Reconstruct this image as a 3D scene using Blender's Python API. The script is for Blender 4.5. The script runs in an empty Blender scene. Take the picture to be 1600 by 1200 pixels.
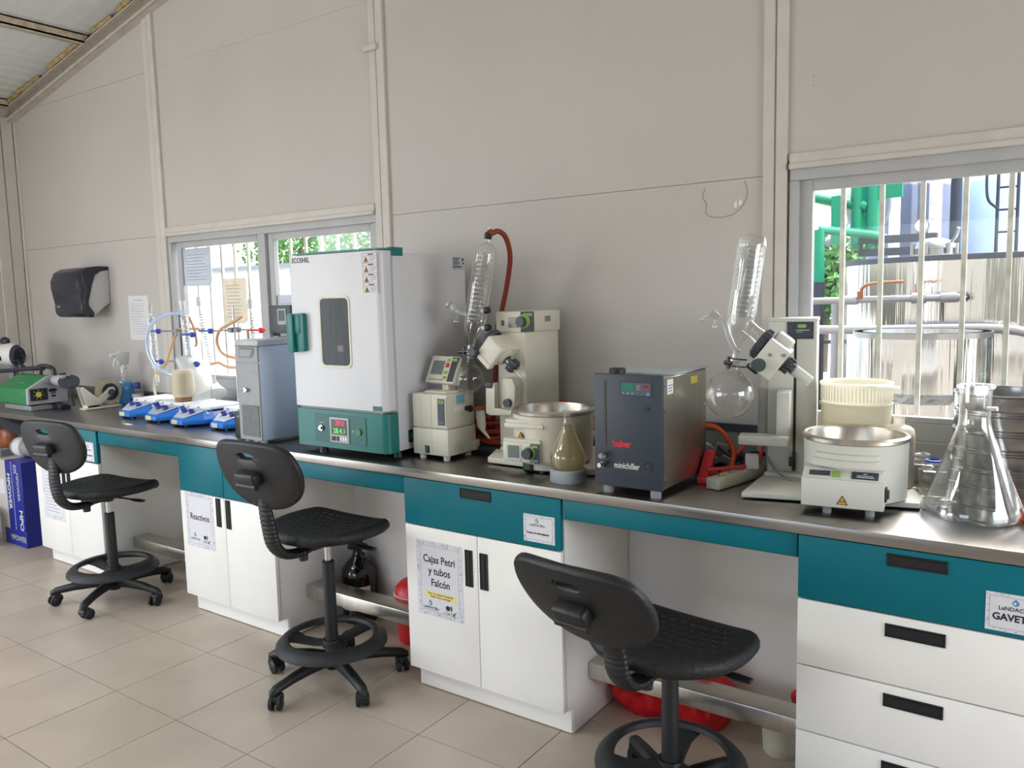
import bpy, bmesh, math, random
from math import sin, cos, pi, radians as rad, sqrt
from mathutils import Matrix, Vector

random.seed(7)
S = bpy.context.scene
COL = S.collection

# ------------------------------------------------------------------ camera
yaw, pitch, roll = rad(-35.1934), rad(-6.2196), rad(-1.368)
fwd = Vector((sin(yaw) * cos(pitch), cos(yaw) * cos(pitch), sin(pitch)))
rgt = Vector((cos(yaw), -sin(yaw), 0))
upv = rgt.cross(fwd)
r2 = rgt * cos(roll) + upv * sin(roll)
u2 = -rgt * sin(roll) + upv * cos(roll)
cd = bpy.data.cameras.new('camera')
cam = bpy.data.objects.new('camera', cd)
COL.objects.link(cam)
cd.sensor_width = 36.0
cd.lens = 1262.5 / 1600 * 36.0
cd.clip_start = 0.02
cam.matrix_world = Matrix(((r2.x, u2.x, -fwd.x, 4.5646), (r2.y, u2.y, -fwd.y, -2.9645),
                           (r2.z, u2.z, -fwd.z, 1.5482), (0, 0, 0, 1)))
S.camera = cam

# ------------------------------------------------------------------ world, sun, daylight, exposure
S.view_settings.view_transform = 'Standard'
S.view_settings.look = 'None'
S.view_settings.gamma = 1.0
S.view_settings.use_curve_mapping = False
S.view_settings.exposure = 0.10
S.cycles.use_denoising = True
S.cycles.max_bounces = 10
S.cycles.diffuse_bounces = 5
S.cycles.glossy_bounces = 5
S.cycles.transparent_max_bounces = 32
S.cycles.transmission_bounces = 8
S.cycles.caustics_reflective = False
S.cycles.caustics_refractive = False
S.cycles.sample_clamp_indirect = 4.0

W = bpy.data.worlds.new('sky')
S.world = W
W.use_nodes = True
wn = W.node_tree.nodes
wl = W.node_tree.links
bg = wn['Background']
sky = wn.new('ShaderNodeTexSky')
sky.sky_type = 'NISHITA'
sky.sun_disc = False
sky.sun_elevation = rad(60)
sky.sun_rotation = rad(20)
sky.air_density = 1.0
sky.dust_density = 4.0
wl.new(sky.outputs[0], bg.inputs[0])
bg.inputs[1].default_value = 1.05


def lamp(name, kind, loc, direction, energy, color, sx=1, sy=1, spread=None):
    l = bpy.data.lights.new(name, kind)
    l.energy = energy
    l.color = color
    if kind == 'AREA':
        l.shape = 'RECTANGLE'
        l.size = sx
        l.size_y = sy
        if spread:
            l.spread = spread
    o = bpy.data.objects.new(name, l)
    o.location = loc
    o.rotation_euler = Vector(direction).to_track_quat('-Z', 'Y').to_euler()
    COL.objects.link(o)
    return o


sun = lamp('sun', 'SUN', (9, -6, 14), (-0.42, 0.34, -0.84), 6.0, (1.0, 0.96, 0.89))
sun.data.angle = rad(0.6)
# daylight standing in the glazed openings behind the camera, plus added fill at right
lamp('daylight_door', 'AREA', (-1.99, -3.75, 1.25), (1, 0, 0), 72, (0.95, 0.98, 1.0), 1.9, 2.1)
lamp('daylight_window_front', 'AREA', (-0.55, -5.55, 1.55), (0, 1, 0), 44, (1.0, 0.985, 0.96), 1.8, 1.1)
lamp('daylight_window_front', 'AREA', (3.3, -5.55, 1.55), (0, 1, 0), 3, (1.0, 0.97, 0.93), 1.8, 1.1)
lamp('daylight_fill_right', 'AREA', (7.56, -1.55, 1.6), (-1, 0, 0), 78, (1.0, 0.98, 0.95), 2.2, 1.3)  # unseen window light added as fill for sides facing right
# unseen fill lamps added over the aisle, brightening floor and ceiling
for lx in (-1.0, 1.3):
    lamp('fill_down', 'AREA', (lx, -3.3, 2.78), (0, 0, -1), 18, (1.0, 0.98, 0.95), 1.2, 0.25)
    lamp('fill_up', 'AREA', (lx, -3.3, 2.86), (0, 0, 1), 30, (1.0, 0.99, 0.97), 1.2, 0.25)

# ------------------------------------------------------------------ materials
MATS = {}


def lin(c):
    return tuple(((v / 255) / 12.92 if v / 255 <= 0.04045 else ((v / 255 + 0.055) / 1.055) ** 2.4) for v in c)


def mat(name, rgb, rough=0.5, metal=0.0, var=0.06, scale=6.0, bump=0.0, bscale=60.0, emit=None, estr=1.0,
        spec=0.5, stretch=None, coat=0.0):
    if name in MATS:
        return MATS[name]
    m = bpy.data.materials.new(name)
    m.use_nodes = True
    n, l = m.node_tree.nodes, m.node_tree.links
    p = n['Principled BSDF']
    c = lin(rgb)
    p.inputs['Roughness'].default_value = rough
    p.inputs['Metallic'].default_value = metal
    p.inputs['Specular IOR Level'].default_value = spec
    p.inputs['Coat Weight'].default_value = coat
    tc = n.new('ShaderNodeTexCoord')
    vec = tc.outputs['Object']
    if stretch:
        mp = n.new('ShaderNodeMapping')
        mp.inputs['Scale'].default_value = stretch
        l.new(vec, mp.inputs['Vector'])
        vec = mp.outputs['Vector']
    nz = n.new('ShaderNodeTexNoise')
    nz.inputs['Scale'].default_value = scale
    nz.inputs['Detail'].default_value = 4.0
    l.new(vec, nz.inputs['Vector'])
    cr = n.new('ShaderNodeValToRGB')
    cr.color_ramp.elements[0].position = 0.3
    cr.color_ramp.elements[1].position = 0.72
    cr.color_ramp.elements[0].color = tuple(v * (1 - var) for v in c) + (1,)
    cr.color_ramp.elements[1].color = tuple(min(1, v * (1 + var)) for v in c) + (1,)
    l.new(nz.outputs['Fac'], cr.inputs['Fac'])
    l.new(cr.outputs['Color'], p.inputs['Base Color'])
    if bump:
        nb = n.new('ShaderNodeTexNoise')
        nb.inputs['Scale'].default_value = bscale
        nb.inputs['Detail'].default_value = 3.0
        l.new(vec, nb.inputs['Vector'])
        b = n.new('ShaderNodeBump')
        b.inputs['Strength'].default_value = bump
        b.inputs['Distance'].default_value = 0.01
        l.new(nb.outputs['Fac'], b.inputs['Height'])
        l.new(b.outputs['Normal'], p.inputs['Normal'])
    if emit:
        p.inputs['Emission Color'].default_value = lin(emit) + (1,)
        p.inputs['Emission Strength'].default_value = estr
    MATS[name] = m
    return m


def glassmat(name, tint=(1, 1, 1), base=0.05, edge=0.75, power=3.0, rough=0.02, refl=(1, 1, 1), body=None, bodyfac=0.0):
    """thin-walled glass: clear through the middle, mirror-like towards its edges"""
    m = bpy.data.materials.new(name)
    m.use_nodes = True
    n, l = m.node_tree.nodes, m.node_tree.links
    n.remove(n['Principled BSDF'])
    out = n['Material Output']
    tr = n.new('ShaderNodeBsdfTransparent')
    tr.inputs[0].default_value = tuple(tint) + (1,)
    gl = n.new('ShaderNodeBsdfGlossy')
    gl.inputs['Color'].default_value = tuple(refl) + (1,)
    gl.inputs['Roughness'].default_value = rough
    lw = n.new('ShaderNodeLayerWeight')
    lw.inputs['Blend'].default_value = 0.5
    pw = n.new('ShaderNodeMath'); pw.operation = 'POWER'
    pw.inputs[1].default_value = power
    l.new(lw.outputs['Facing'], pw.inputs[0])
    ma = n.new('ShaderNodeMath'); ma.operation = 'MULTIPLY_ADD'
    ma.inputs[1].default_value = edge
    ma.inputs[2].default_value = base
    ma.use_clamp = True
    l.new(pw.outputs[0], ma.inputs[0])
    mx = n.new('ShaderNodeMixShader')
    l.new(ma.outputs[0], mx.inputs[0])
    src = tr.outputs[0]
    if body:
        df = n.new('ShaderNodeBsdfDiffuse')
        df.inputs[0].default_value = lin(body) + (1,)
        tl = n.new('ShaderNodeBsdfTranslucent')
        tl.inputs[0].default_value = lin(body) + (1,)
        m3 = n.new('ShaderNodeMixShader'); m3.inputs[0].default_value = 0.5
        l.new(df.outputs[0], m3.inputs[1]); l.new(tl.outputs[0], m3.inputs[2])
        m2 = n.new('ShaderNodeMixShader'); m2.inputs[0].default_value = bodyfac
        l.new(tr.outputs[0], m2.inputs[1]); l.new(m3.outputs[0], m2.inputs[2])
        src = m2.outputs[0]
    l.new(src, mx.inputs[1])
    l.new(gl.outputs[0], mx.inputs[2])
    l.new(mx.outputs[0], out.inputs['Surface'])
    MATS[name] = m
    return m


M_WALL = mat('painted_panel', (190, 186, 183), 0.62, var=0.035, scale=1.6, bump=0.04, bscale=25)
M_GROOVE = mat('panel_joint', (168, 162, 154), 0.9)
M_TRIM = mat('trim_paint', (200, 196, 190), 0.55, var=0.05, scale=9, bump=0.03)
M_CEIL = mat('ceiling_sheet', (206, 210, 208), 0.6, var=0.06, scale=3, stretch=(0.4, 6, 1))
M_CHAN = mat('channel_paint', (186, 180, 168), 0.6, var=0.12, scale=14)
M_RUSTY = mat('worn_purlin_paint', (196, 184, 160), 0.7, var=0.25, scale=22)
M_FOAM = mat('yellow_foam', (170, 148, 104), 0.9, var=0.3, scale=25, bump=0.8, bscale=40)
M_TILE = mat('floor_tile', (185, 172, 156), 0.34, var=0.09, scale=3.2, bump=0.02, bscale=12, spec=0.5)
M_GROUT = mat('grout', (104, 92, 78), 0.95)
M_ALU = mat('aluminium', (176, 178, 180), 0.5, 0.0, var=0.05)
M_STEEL = mat('brushed_steel', (160, 156, 151), 0.30, 1.0, var=0.06, scale=5, bump=0.03, bscale=40, stretch=(1.0, 40, 40))
M_STEELV = mat('sheet_steel', (206, 200, 190), 0.3, 1.0, var=0.08, scale=4, bump=0.03, bscale=30, stretch=(12, 12, 1))
M_TEAL = mat('teal_laminate', (0, 104, 118), 0.45, var=0.03, spec=0.22)
M_WHITE = mat('white_laminate', (240, 238, 233), 0.42, var=0.025, scale=4)
M_PANELW = mat('knee_panel', (224, 221, 216), 0.5, var=0.03, scale=3)
M_BLACK = mat('black_plastic', (24, 25, 28), 0.5, var=0.1)
M_HANDLE = mat('recess_black', (18, 17, 20), 0.6)
M_RUBBER = mat('stool_polyurethane', (19, 20, 23), 0.5, var=0.12, scale=30, bump=0.12, bscale=90)
M_SEAT = mat('stool_seat', (17, 18, 21), 0.6, var=0.15, scale=40, bump=0.5, bscale=55)
M_RING = mat('stool_ring', (30, 31, 33), 0.6, var=0.15, scale=40, bump=0.25, bscale=120)
M_CHROME = mat('chrome', (200, 200, 202), 0.15, 1.0)
M_PAPER = mat('paper', (218, 218, 224), 0.8, var=0.02)
M_INK = mat('ink', (40, 40, 44), 0.9)
M_INKG = mat('grey_ink', (138, 138, 150), 0.9)
M_BLUEINK = mat('blue_ink', (92, 140, 176), 0.9)
M_GREENINK = mat('green_ink', (70, 120, 80), 0.9)
M_YELLOW = mat('yellow_highlight', (232, 216, 140), 0.8)
M_OVEN = mat('oven_white', (206, 208, 214), 0.35, var=0.015)
M_OVTEAL = mat('oven_teal', (22, 112, 108), 0.4, var=0.03)
M_OVTEAL2 = mat('oven_teal_panel', (6, 92, 90), 0.4)
M_DARKGLASS = mat('dark_window', (32, 42, 46), 0.12, var=0.5, scale=14, stretch=(3, 1, 0.3), spec=0.15)
M_IKA = mat('instrument_cream', (214, 211, 196), 0.45, var=0.02)
M_IKA2 = mat('instrument_grey_white', (206, 206, 198), 0.45, var=0.02)
M_SLATE = mat('slate_plastic', (58, 64, 74), 0.45, var=0.05)
M_LCD = mat('lcd', (112, 122, 118), 0.25)
M_LIME = mat('lime_plastic', (140, 178, 86), 0.5)
M_RED = mat('red_plastic', (206, 34, 40), 0.45)
M_REDBAG = mat('red_bag', (214, 18, 30), 0.35, bump=0.5, bscale=20)
M_CHILL = mat('chiller_slate', (44, 54, 66), 0.45, var=0.04)
M_GREYBOX = mat('grey_enamel', (140, 144, 148), 0.45, var=0.03)
M_GREYTOP = mat('pale_grey_enamel', (176, 182, 188), 0.4, var=0.02)
M_GREYSIDE = mat('blue_grey_enamel', (178, 194, 214), 0.35, var=0.02)
M_VENT = mat('vent_dark', (70, 70, 72), 0.7)
M_ORANGE = mat('orange_hose', (214, 84, 30), 0.45)
M_REDHOSE = mat('brown_red_hose', (126, 44, 30), 0.5, var=0.1)
M_REDHOSE2 = mat('coiled_hose', (176, 62, 36), 0.5, var=0.15)
M_TANHOSE = mat('tan_hose', (214, 168, 124), 0.5)
M_REDSTRAP = mat('red_strap', (226, 58, 66), 0.45)
M_BEIGE = mat('beige_plastic', (206, 202, 180), 0.5)
M_BLUE = mat('stirrer_blue', (26, 118, 214), 0.4, var=0.04)
M_STGREY = mat('stirrer_grey', (176, 186, 200), 0.45)
M_KNOB = mat('indigo_knob', (54, 60, 140), 0.45)
M_CERAM = mat('white_ceramic', (232, 236, 240), 0.25)
M_CREAM = mat('cream_label', (222, 214, 160), 0.7)
M_GREEN = mat('green_casing', (30, 116, 66), 0.45, var=0.05)
M_GREYCASE = mat('grey_casing', (164, 164, 168), 0.5)
M_DISP = mat('smoke_black', (40, 42, 56), 0.25, var=0.1)
M_DISPW = mat('dispenser_white', (200, 201, 204), 0.45)
M_PLAST = mat('white_plastic', (226, 226, 226), 0.45)
M_AMBER = mat('amber_bottle_glass', (14, 9, 10), 0.08, spec=0.7)
M_GRIP = mat('cork_ring_grey', (158, 166, 170), 0.6)
M_CARDB = mat('box_blue', (30, 44, 142), 0.45, var=0.06)
M_BROWN = mat('grey_wrap', (146, 140, 136), 0.5, var=0.15, scale=12)
M_BARS = mat('bar_paint', (220, 213, 200), 0.6, var=0.22, scale=18)
M_TANK = mat('tank_steel', (190, 189, 184), 0.10, 1.0, var=0.05, scale=3, bump=1.0, bscale=5, stretch=(3.2, 3.2, 0.10))
M_PIPE = mat('galvanised_pipe', (140, 140, 142), 0.4, 0.4)
M_GREENPIPE = mat('green_pipe', (0, 128, 92), 0.5)
M_DARKPIPE = mat('dark_frame', (44, 48, 62), 0.6)
M_SILO = mat('blue_grey_silo', (170, 188, 210), 0.45, var=0.06)
M_SILO2 = mat('pale_silo', (198, 202, 208), 0.45, var=0.06)
M_GREYTANK = mat('grey_tank', (96, 102, 122), 0.5, var=0.08)
M_GROUND = mat('concrete_yard', (170, 166, 158), 0.9, var=0.08, scale=1.5)
M_BUILD = mat('white_block', (232, 232, 228), 0.8)
M_LEAF = mat('foliage', (70, 118, 52), 0.8, var=0.4, scale=6)
M_BARK = mat('bark', (92, 76, 60), 0.9)

G_PANE = glassmat('window_glass', (0.97, 0.99, 0.985), base=0.02, edge=0.35, power=4)
G_LAB = glassmat('borosilicate', (0.965, 0.972, 0.968), base=0.06, edge=0.85, power=2.3)
G_COIL = glassmat('coil_glass', (0.93, 0.94, 0.94), base=0.14, edge=0.7, power=1.5, rough=0.10, body=(236, 238, 238), bodyfac=0.22)
G_FROST = glassmat('milky_plastic', (0.95, 0.95, 0.95), base=0.03, edge=0.12, power=3, rough=0.3, body=(236, 236, 232), bodyfac=0.72)
G_TUB = glassmat('natural_plastic', (0.97, 0.965, 0.94), base=0.03, edge=0.12, power=3, rough=0.3, body=(243, 240, 226), bodyfac=0.84)
G_HDPE = glassmat('hdpe_bottle', (0.95, 0.95, 0.93), base=0.03, edge=0.1, power=3, rough=0.35, body=(226, 220, 208), bodyfac=0.82)
G_AMBERL = glassmat('straw_liquid', (0.90, 0.84, 0.62), base=0.03, edge=0.3, power=3, body=(206, 196, 150), bodyfac=0.62)
G_BLUEL = glassmat('blue_liquid', (0.10, 0.55, 0.95), base=0.04, edge=0.3, power=3, body=(60, 196, 255), bodyfac=0.9)
G_TAPE = glassmat('clear_tape', (0.95, 0.92, 0.80), base=0.04, edge=0.3, power=3, body=(226, 216, 184), bodyfac=0.7)
G_TUBE = glassmat('clear_tubing', (0.92, 0.96, 1.0), base=0.06, edge=0.5, power=2, body=(200, 220, 240), bodyfac=0.45)
G_SHEET = glassmat('backlit_paper', (0.88, 0.9, 0.93), base=0.0, edge=0.03, power=3, rough=0.5, body=(186, 190, 196), bodyfac=0.85)
G_SHEET2 = glassmat('backlit_tan_paper', (0.92, 0.9, 0.86), base=0.0, edge=0.03, power=3, rough=0.5, body=(206, 200, 186), bodyfac=0.85)

# ------------------------------------------------------------------ builders
ROOT_M = {}


def root(name, loc=(0, 0, 0), rz=0.0, label=None, cat=None, group=None, kind=None):
    o = bpy.data.objects.new(name, None)
    o.empty_display_size = 0.05
    COL.objects.link(o)
    o.location = loc
    o.rotation_euler = (0, 0, rz)
    tag(o, label, cat, group, kind)
    ROOT_M[o.name] = Matrix.Translation(Vector(loc)) @ Matrix.Rotation(rz, 4, 'Z')
    return o


def tag(o, label=None, cat=None, group=None, kind=None):
    if label: o['label'] = label
    if cat: o['category'] = cat
    if group: o['group'] = group
    if kind: o['kind'] = kind
    return o


def catmull(pts, k=6):
    P = [Vector(p) for p in pts]
    if len(P) < 3:
        return P
    out = []
    for i in range(len(P) - 1):
        a = P[i - 1] if i > 0 else P[0] * 2 - P[1]
        b, c = P[i], P[i + 1]
        d = P[i + 2] if i + 2 < len(P) else P[-1] * 2 - P[-2]
        for j in range(k):
            t = j / k
            out.append(0.5 * ((2 * b) + (c - a) * t + (2 * a - 5 * b + 4 * c - d) * t * t + (3 * b - a - 3 * c + d) * t ** 3))
    out.append(P[-1])
    return out


class MB:
    def __init__(s):
        s.bm = bmesh.new()

    def box(s, x0, x1, y0, y1, z0, z1, bev=0.0, seg=2, rot=None, at=None):
        r = bmesh.ops.create_cube(s.bm, size=1.0)
        v = r['verts']
        for q in v:
            q.co = Vector((x0 + (q.co.x + .5) * (x1 - x0), y0 + (q.co.y + .5) * (y1 - y0), z0 + (q.co.z + .5) * (z1 - z0)))
        if bev:
            e = list({e for q in v for e in q.link_edges})
            rr = bmesh.ops.bevel(s.bm, geom=e, offset=bev, segments=seg, affect='EDGES', profile=0.5)
            v = list({q for f in rr['faces'] for q in f.verts} | {q for q in v if q.is_valid})
        if rot is not None:
            m = Matrix.Translation(Vector(at)) @ rot @ Matrix.Translation(-Vector(at))
            for q in v:
                q.co = m @ q.co
        return s

    def cyl(s, p0, p1, r0, r1=None, n=20, caps=True):
        r1 = r0 if r1 is None else r1
        return s.loft([(Vector(p0), r0), (Vector(p1), r1)], n, caps)

    def loft(s, rings, n=20, caps=True):
        """rings = [(centre, radius)] along one straight or bent axis"""
        C = [Vector(c) for c, _ in rings]
        prev = None
        loops = []
        for i, (c, r) in enumerate(rings):
            t = None
            for a, b in ((i, i + 1), (i - 1, i), (0, len(C) - 1)):
                if 0 <= a < len(C) and 0 <= b < len(C) and (C[b] - C[a]).length > 1e-7:
                    if t is None:
                        t = (C[b] - C[a]).normalized()
            if 0 < i < len(C) - 1 and (C[i + 1] - C[i - 1]).length > 1e-7:
                t = (C[i + 1] - C[i - 1]).normalized()
            if prev is None:
                h = Vector((0, 0, 1)) if abs(t.z) < 0.9 else Vector((1, 0, 0))
                u = t.cross(h).normalized()
            else:
                u = (prev - t * prev.dot(t)).normalized()
            prev = u
            w = t.cross(u)
            rx, ry = (r if isinstance(r, tuple) else (r, r))
            loops.append([s.bm.verts.new(C[i] + u * (rx * cos(2 * pi * k / n)) + w * (ry * sin(2 * pi * k / n))) for k in range(n)])
        for a, b in zip(loops, loops[1:]):
            for k in range(n):
                s.bm.faces.new((a[k], a[(k + 1) % n], b[(k + 1) % n], b[k]))
        if caps:
            s.bm.faces.new(loops[0][::-1])
            s.bm.faces.new(loops[-1])
        return s

    def tube(s, pts, r, n=8, k=6, closed=False):
        P = catmull(pts, k) if k else [Vector(p) for p in pts]
        return s.loft([(p, r) for p in P], n, True)

    def lathe(s, prof, c=(0, 0, 0), n=28, axis=None, a0=0.0, a1=2 * pi):
        """prof = [(r, z)], around +Z through c, or around axis"""
        Q = Vector(axis).to_track_quat('Z', 'Y').to_matrix().to_4x4() if axis is not None else Matrix()
        T = Matrix.Translation(Vector(c)) @ Q
        full = abs(a1 - a0 - 2 * pi) < 1e-6
        m = n if full else n + 1
        loops = []
        for r, z in prof:
            if r < 1e-6:
                loops.append([s.bm.verts.new(T @ Vector((0, 0, z)))])
            else:
                loops.append([s.bm.verts.new(T @ Vector((r * cos(a0 + (a1 - a0) * k / n), r * sin(a0 + (a1 - a0) * k / n), z))) for k in range(m)])
        for a, b in zip(loops, loops[1:]):
            for k in range(n):
                k2 = (k + 1) % m
                if len(a) == 1 and len(b) == 1: continue
                if len(a) == 1: s.bm.faces.new((a[0], b[k2], b[k]))
                elif len(b) == 1: s.bm.faces.new((a[k], a[k2], b[0]))
                else: s.bm.faces.new((a[k], a[k2], b[k2], b[k]))
        return s

    def prism(s, poly, a, b, axis='y', bev=0.0):
        """poly in the two other axes (x,z for y; x,y for z; y,z for x)"""
        def V(p, t):
            return Vector((p[0], t, p[1])) if axis == 'y' else (Vector((p[0], p[1], t)) if axis == 'z' else Vector((t, p[0], p[1])))
        A = [s.bm.verts.new(V(p, a)) for p in poly]
        B = [s.bm.verts.new(V(p, b)) for p in poly]
        n = len(poly)
        f = [s.bm.faces.new(A), s.bm.faces.new(B[::-1])]
        for k in range(n):
            f.append(s.bm.faces.new((A[k], B[k], B[(k + 1) % n], A[(k + 1) % n])))
        if bev:
            e = list({e for q in f for e in q.edges})
            bmesh.ops.bevel(s.bm, geom=e, offset=bev, segments=2, affect='EDGES', profile=0.5)
        return s

    def quad(s, a, b, c, d):
        s.bm.faces.new([s.bm.verts.new(Vector(p)) for p in (a, b, c, d)])
        return s

    def sphere(s, c, rx, ry=None, rz=None, u=16, v=10):
        r = bmesh.ops.create_uvsphere(s.bm, u_segments=u, v_segments=v, radius=1)
        for q in r['verts']:
            q.co = Vector((c[0] + q.co.x * rx, c[1] + q.co.y * (ry or rx), c[2] + q.co.z * (rz or rx)))
        return s

    def xf(s, m):
        s.bm.transform(m)
        return s

    def out(s, name, material, parent=None, label=None, cat=None, group=None, kind=None, local=False, smooth=40):
        bmesh.ops.recalc_face_normals(s.bm, faces=s.bm.faces[:])
        if parent is not None and not local:
            s.bm.transform(world_of(parent).inverted())
        me = bpy.data.meshes.new(name)
        s.bm.to_mesh(me)
        s.bm.free()
        if smooth:
            me.polygons.foreach_set('use_smooth', [True] * len(me.polygons))
            me.set_sharp_from_angle(angle=rad(smooth))
        me.materials.append(material)
        o = bpy.data.objects.new(name, me)
        COL.objects.link(o)
        if parent is not None:
            o.parent = parent
        tag(o, label, cat, group, kind)
        return o


def split_out(m, name, material, parent, local=False):
    """every loose piece of the mesh becomes a part of its own"""
    m.bm.verts.ensure_lookup_table()
    seen, groups = set(), []
    for v in m.bm.verts:
        if v in seen: continue
        st, grp = [v], []
        seen.add(v)
        while st:
            a = st.pop(); grp.append(a)
            for e in a.link_edges:
                w_ = e.other_vert(a)
                if w_ not in seen:
                    seen.add(w_); st.append(w_)
        groups.append(grp)
    for grp in groups:
        p = MB()
        mp = {v: p.bm.verts.new(v.co) for v in grp}
        for f in {f for v in grp for f in v.link_faces}:
            p.bm.faces.new([mp[v] for v in f.verts])
        p.out(name, material, parent, local=local)
    m.bm.free()


def world_of(o):
    m = Matrix()
    while o is not None:
        if o.name in ROOT_M:
            return ROOT_M[o.name] @ m
        m = o.matrix_basis @ m
        o = o.parent
    return m


def mesh_obj(name, me, parent, loc=(0, 0, 0)):
    o = bpy.data.objects.new(name, me)
    COL.objects.link(o)
    o.parent = parent
    o.location = loc
    return o


def text(name, body, size, loc, material, parent, rot=(pi / 2, 0, 0), align='CENTER', sx=1.0, ext=0.0003, bold=0.0):
    c = bpy.data.curves.new(name, 'FONT')
    c.body = body
    c.size = size
    c.align_x = align
    c.align_y = 'CENTER'
    c.extrude = ext
    c.offset = bold
    c.resolution_u = 3
    c.materials.append(material)
    tmp = bpy.data.objects.new('tmp', c)
    me = bpy.data.meshes.new_from_object(tmp)
    bpy.data.objects.remove(tmp)
    bpy.data.curves.remove(c)
    me.name = name
    o = bpy.data.objects.new(name, me)
    COL.objects.link(o)
    m = Matrix.Translation(Vector(loc)) @ Matrix.Rotation(rot[2], 4, 'Z') @ Matrix.Rotation(rot[1], 4, 'Y') @ Matrix.Rotation(rot[0], 4, 'X') @ Matrix.Diagonal((sx, 1, 1, 1))
    if parent is not None:
        o.parent = parent
        m = world_of(parent).inverted() @ m
    o.matrix_basis = m
    return o


def dup_tree(src, loc, rz, label=None):
    r = src.copy(); COL.objects.link(r)
    r.location = loc; r.rotation_euler = (0, 0, rz)
    ROOT_M[r.name] = Matrix.Translation(Vector(loc)) @ Matrix.Rotation(rz, 4, 'Z')
    if label: r['label'] = label
    for ch in list(src.children):
        c = ch.copy(); COL.objects.link(c); c.parent = r
        for g in list(ch.children):
            d = g.copy(); COL.objects.link(d); d.parent = c
    return r

# ================================================================== SETTING
XL, XR, YF, ZT = -2.02, 7.6, -5.6, 0.90
ROOF0, SL = 2.92, 0.209                       # roof line on the gable wall


def roof(x):
    return ROOF0 + SL * (x - XL)


def struct(o):
    o['kind'] = 'structure'
    return o


# floor: grout bed with single tiles
T, TX, TY = 0.4168, 1.024, -0.9408
fl = struct(MB().box(XL - .1, XR, YF - .1, 0.1, -0.12, -0.0022).out('floor', M_GROUT))
tm = MB().box(-T / 2 + .0017, T / 2 - .0017, -T / 2 + .0017, T / 2 - .0017, -0.010, 0.0)
tile_me = tm.out('tile', M_TILE, None)
tile_mesh = tile_me.data
bpy.data.objects.remove(tile_me)
for i in range(-8, 9):
    for j in range(-5, 3):
        cx, cy = TX + (i + .5) * T, TY + (j + .5) * T
        if cy + T / 2 > 0.06 or cx - T / 2 < XL - .2: continue
        t = mesh_obj('tile', tile_mesh, fl, (cx, cy, random.uniform(-.0002, .0002)))
        t.rotation_euler = (random.uniform(-.0008, .0008), random.uniform(-.0008, .0008), random.choice((0, pi / 2, pi, 3 * pi / 2)))
MB().box(XL, XR, YF, TY - 5 * T - .003, -0.01, 0.0).box(TX + 9 * T + .003, XR, TY - 5 * T, 0, -0.01, 0.0).out('tile_field', M_TILE, fl, kind='stuff')

# gable wall: backing with two window openings, painted panels on it
W1 = (-0.135, 1.678, 0.985, 1.975)
W2 = (3.700, 5.560, 0.985, 1.975)
b = MB()
for (x0, x1, z0, z1) in ((XL - .1, W1[0], 0, 3.0), (W1[1], W2[0], 0, 3.0), (W2[1], XR, 0, 3.0),
                         (W1[0], W1[1], 0, W1[2]), (W1[0], W1[1], W1[3], 3.0), (W2[0], W2[1], 0, W2[2]), (W2[0], W2[1], W2[3], 3.0)):
    b.box(x0, x1, 0.012, 0.10, z0, z1)
b.prism([(XL - .1, 3.0), (XR, 3.0), (XR, roof(XR) + .2), (XL - .1, roof(XL) + .2)], 0.012, 0.10, 'y')
wall_back = struct(b.out('wall_back', M_GROOVE))


def panel(x0, x1, z0, z1, top=None):
    m = MB()
    if top:
        m.prism([(x0, z0), (x1, z0), (x1, roof(x1) + .08), (x0, roof(x0) + .08)], 0.0, 0.013, 'y')
    else:
        m.box(x0, x1, 0.0, 0.013, z0, z1)
    m.out('panel', M_WALL, wall_back)


g = 0.0009
panel(XL, -.19, 0.0, 0.976); panel(XL, -.19, 0.978, 1.978 - g); panel(XL, -.19, 1.978 + g, 2.980 - g); panel(XL, -.19, 2.980 + g, 0, True)
panel(-.19, 1.73, 0.0, W1[2]); panel(-.19, 1.73, 1.99, 2.984 - g / 2); panel(-.19, 1.73, 2.984 + g / 2, 0, True)
panel(1.73, 3.65, 0.0, 0.976); panel(1.73, 3.65, 0.978, 1.9555 - g); panel(1.73, 3.65, 1.9555 + g, 3.02 - g); panel(1.73, 3.65, 3.02 + g, 0, True)
panel(3.65, 5.62, 0.0, W2[2]); panel(3.65, 5.62, 2.0, 3.02 - g); panel(3.65, 5.62, 3.02 + g, 0, True)
panel(5.62, XR, 0.0, 1.98 - g); panel(5.62, XR, 1.98 + g, 3.0 - g); panel(5.62, XR, 3.0 + g, 0, True)
# ragged plaster patch beside the third column
pts = [(3.385, 1.932), (3.375, 1.90), (3.392, 1.875), (3.388, 1.838), (3.43, 1.822), (3.485, 1.826), (3.52, 1.846), (3.538, 1.872), (3.548, 1.905), (3.536, 1.945)]
MB().tube([(x, -0.0004, z) for x, z in pts], 0.0014, 5, 2).out('patch_edge', mat('plaster_crack', (150, 142, 132), 0.9), wall_back)
MB().prism([(3.497, 1.852), (3.508, 1.852), (3.510, 1.876), (3.498, 1.872)], -.002, .002).prism([(3.515, 1.858), (3.528, 1.862), (3.525, 1.882), (3.516, 1.878)], -.002, .002).out('loose_chip', M_PLAST, wall_back)
b = MB()
for (x, z) in ((3.14, 1.62), (3.775 - .06, 2.25), (3.70, 1.62), (2.93, 1.66), (3.565, 1.73), (3.775, 2.275), (3.775, 2.245), (.35, 2.6), (.42, 2.5), (.5, 2.42), (.62, 2.3), (.8, 2.2), (1.35, 2.1), (.3, 2.25), (2.5, 1.63)):
    if 3.69 < x < 3.75: continue
    b.cyl((x, -.0006, z), (x, .002, z), .0035, n=8)
b.out('screw_hole', M_GROOVE, wall_back, kind='stuff')

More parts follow.
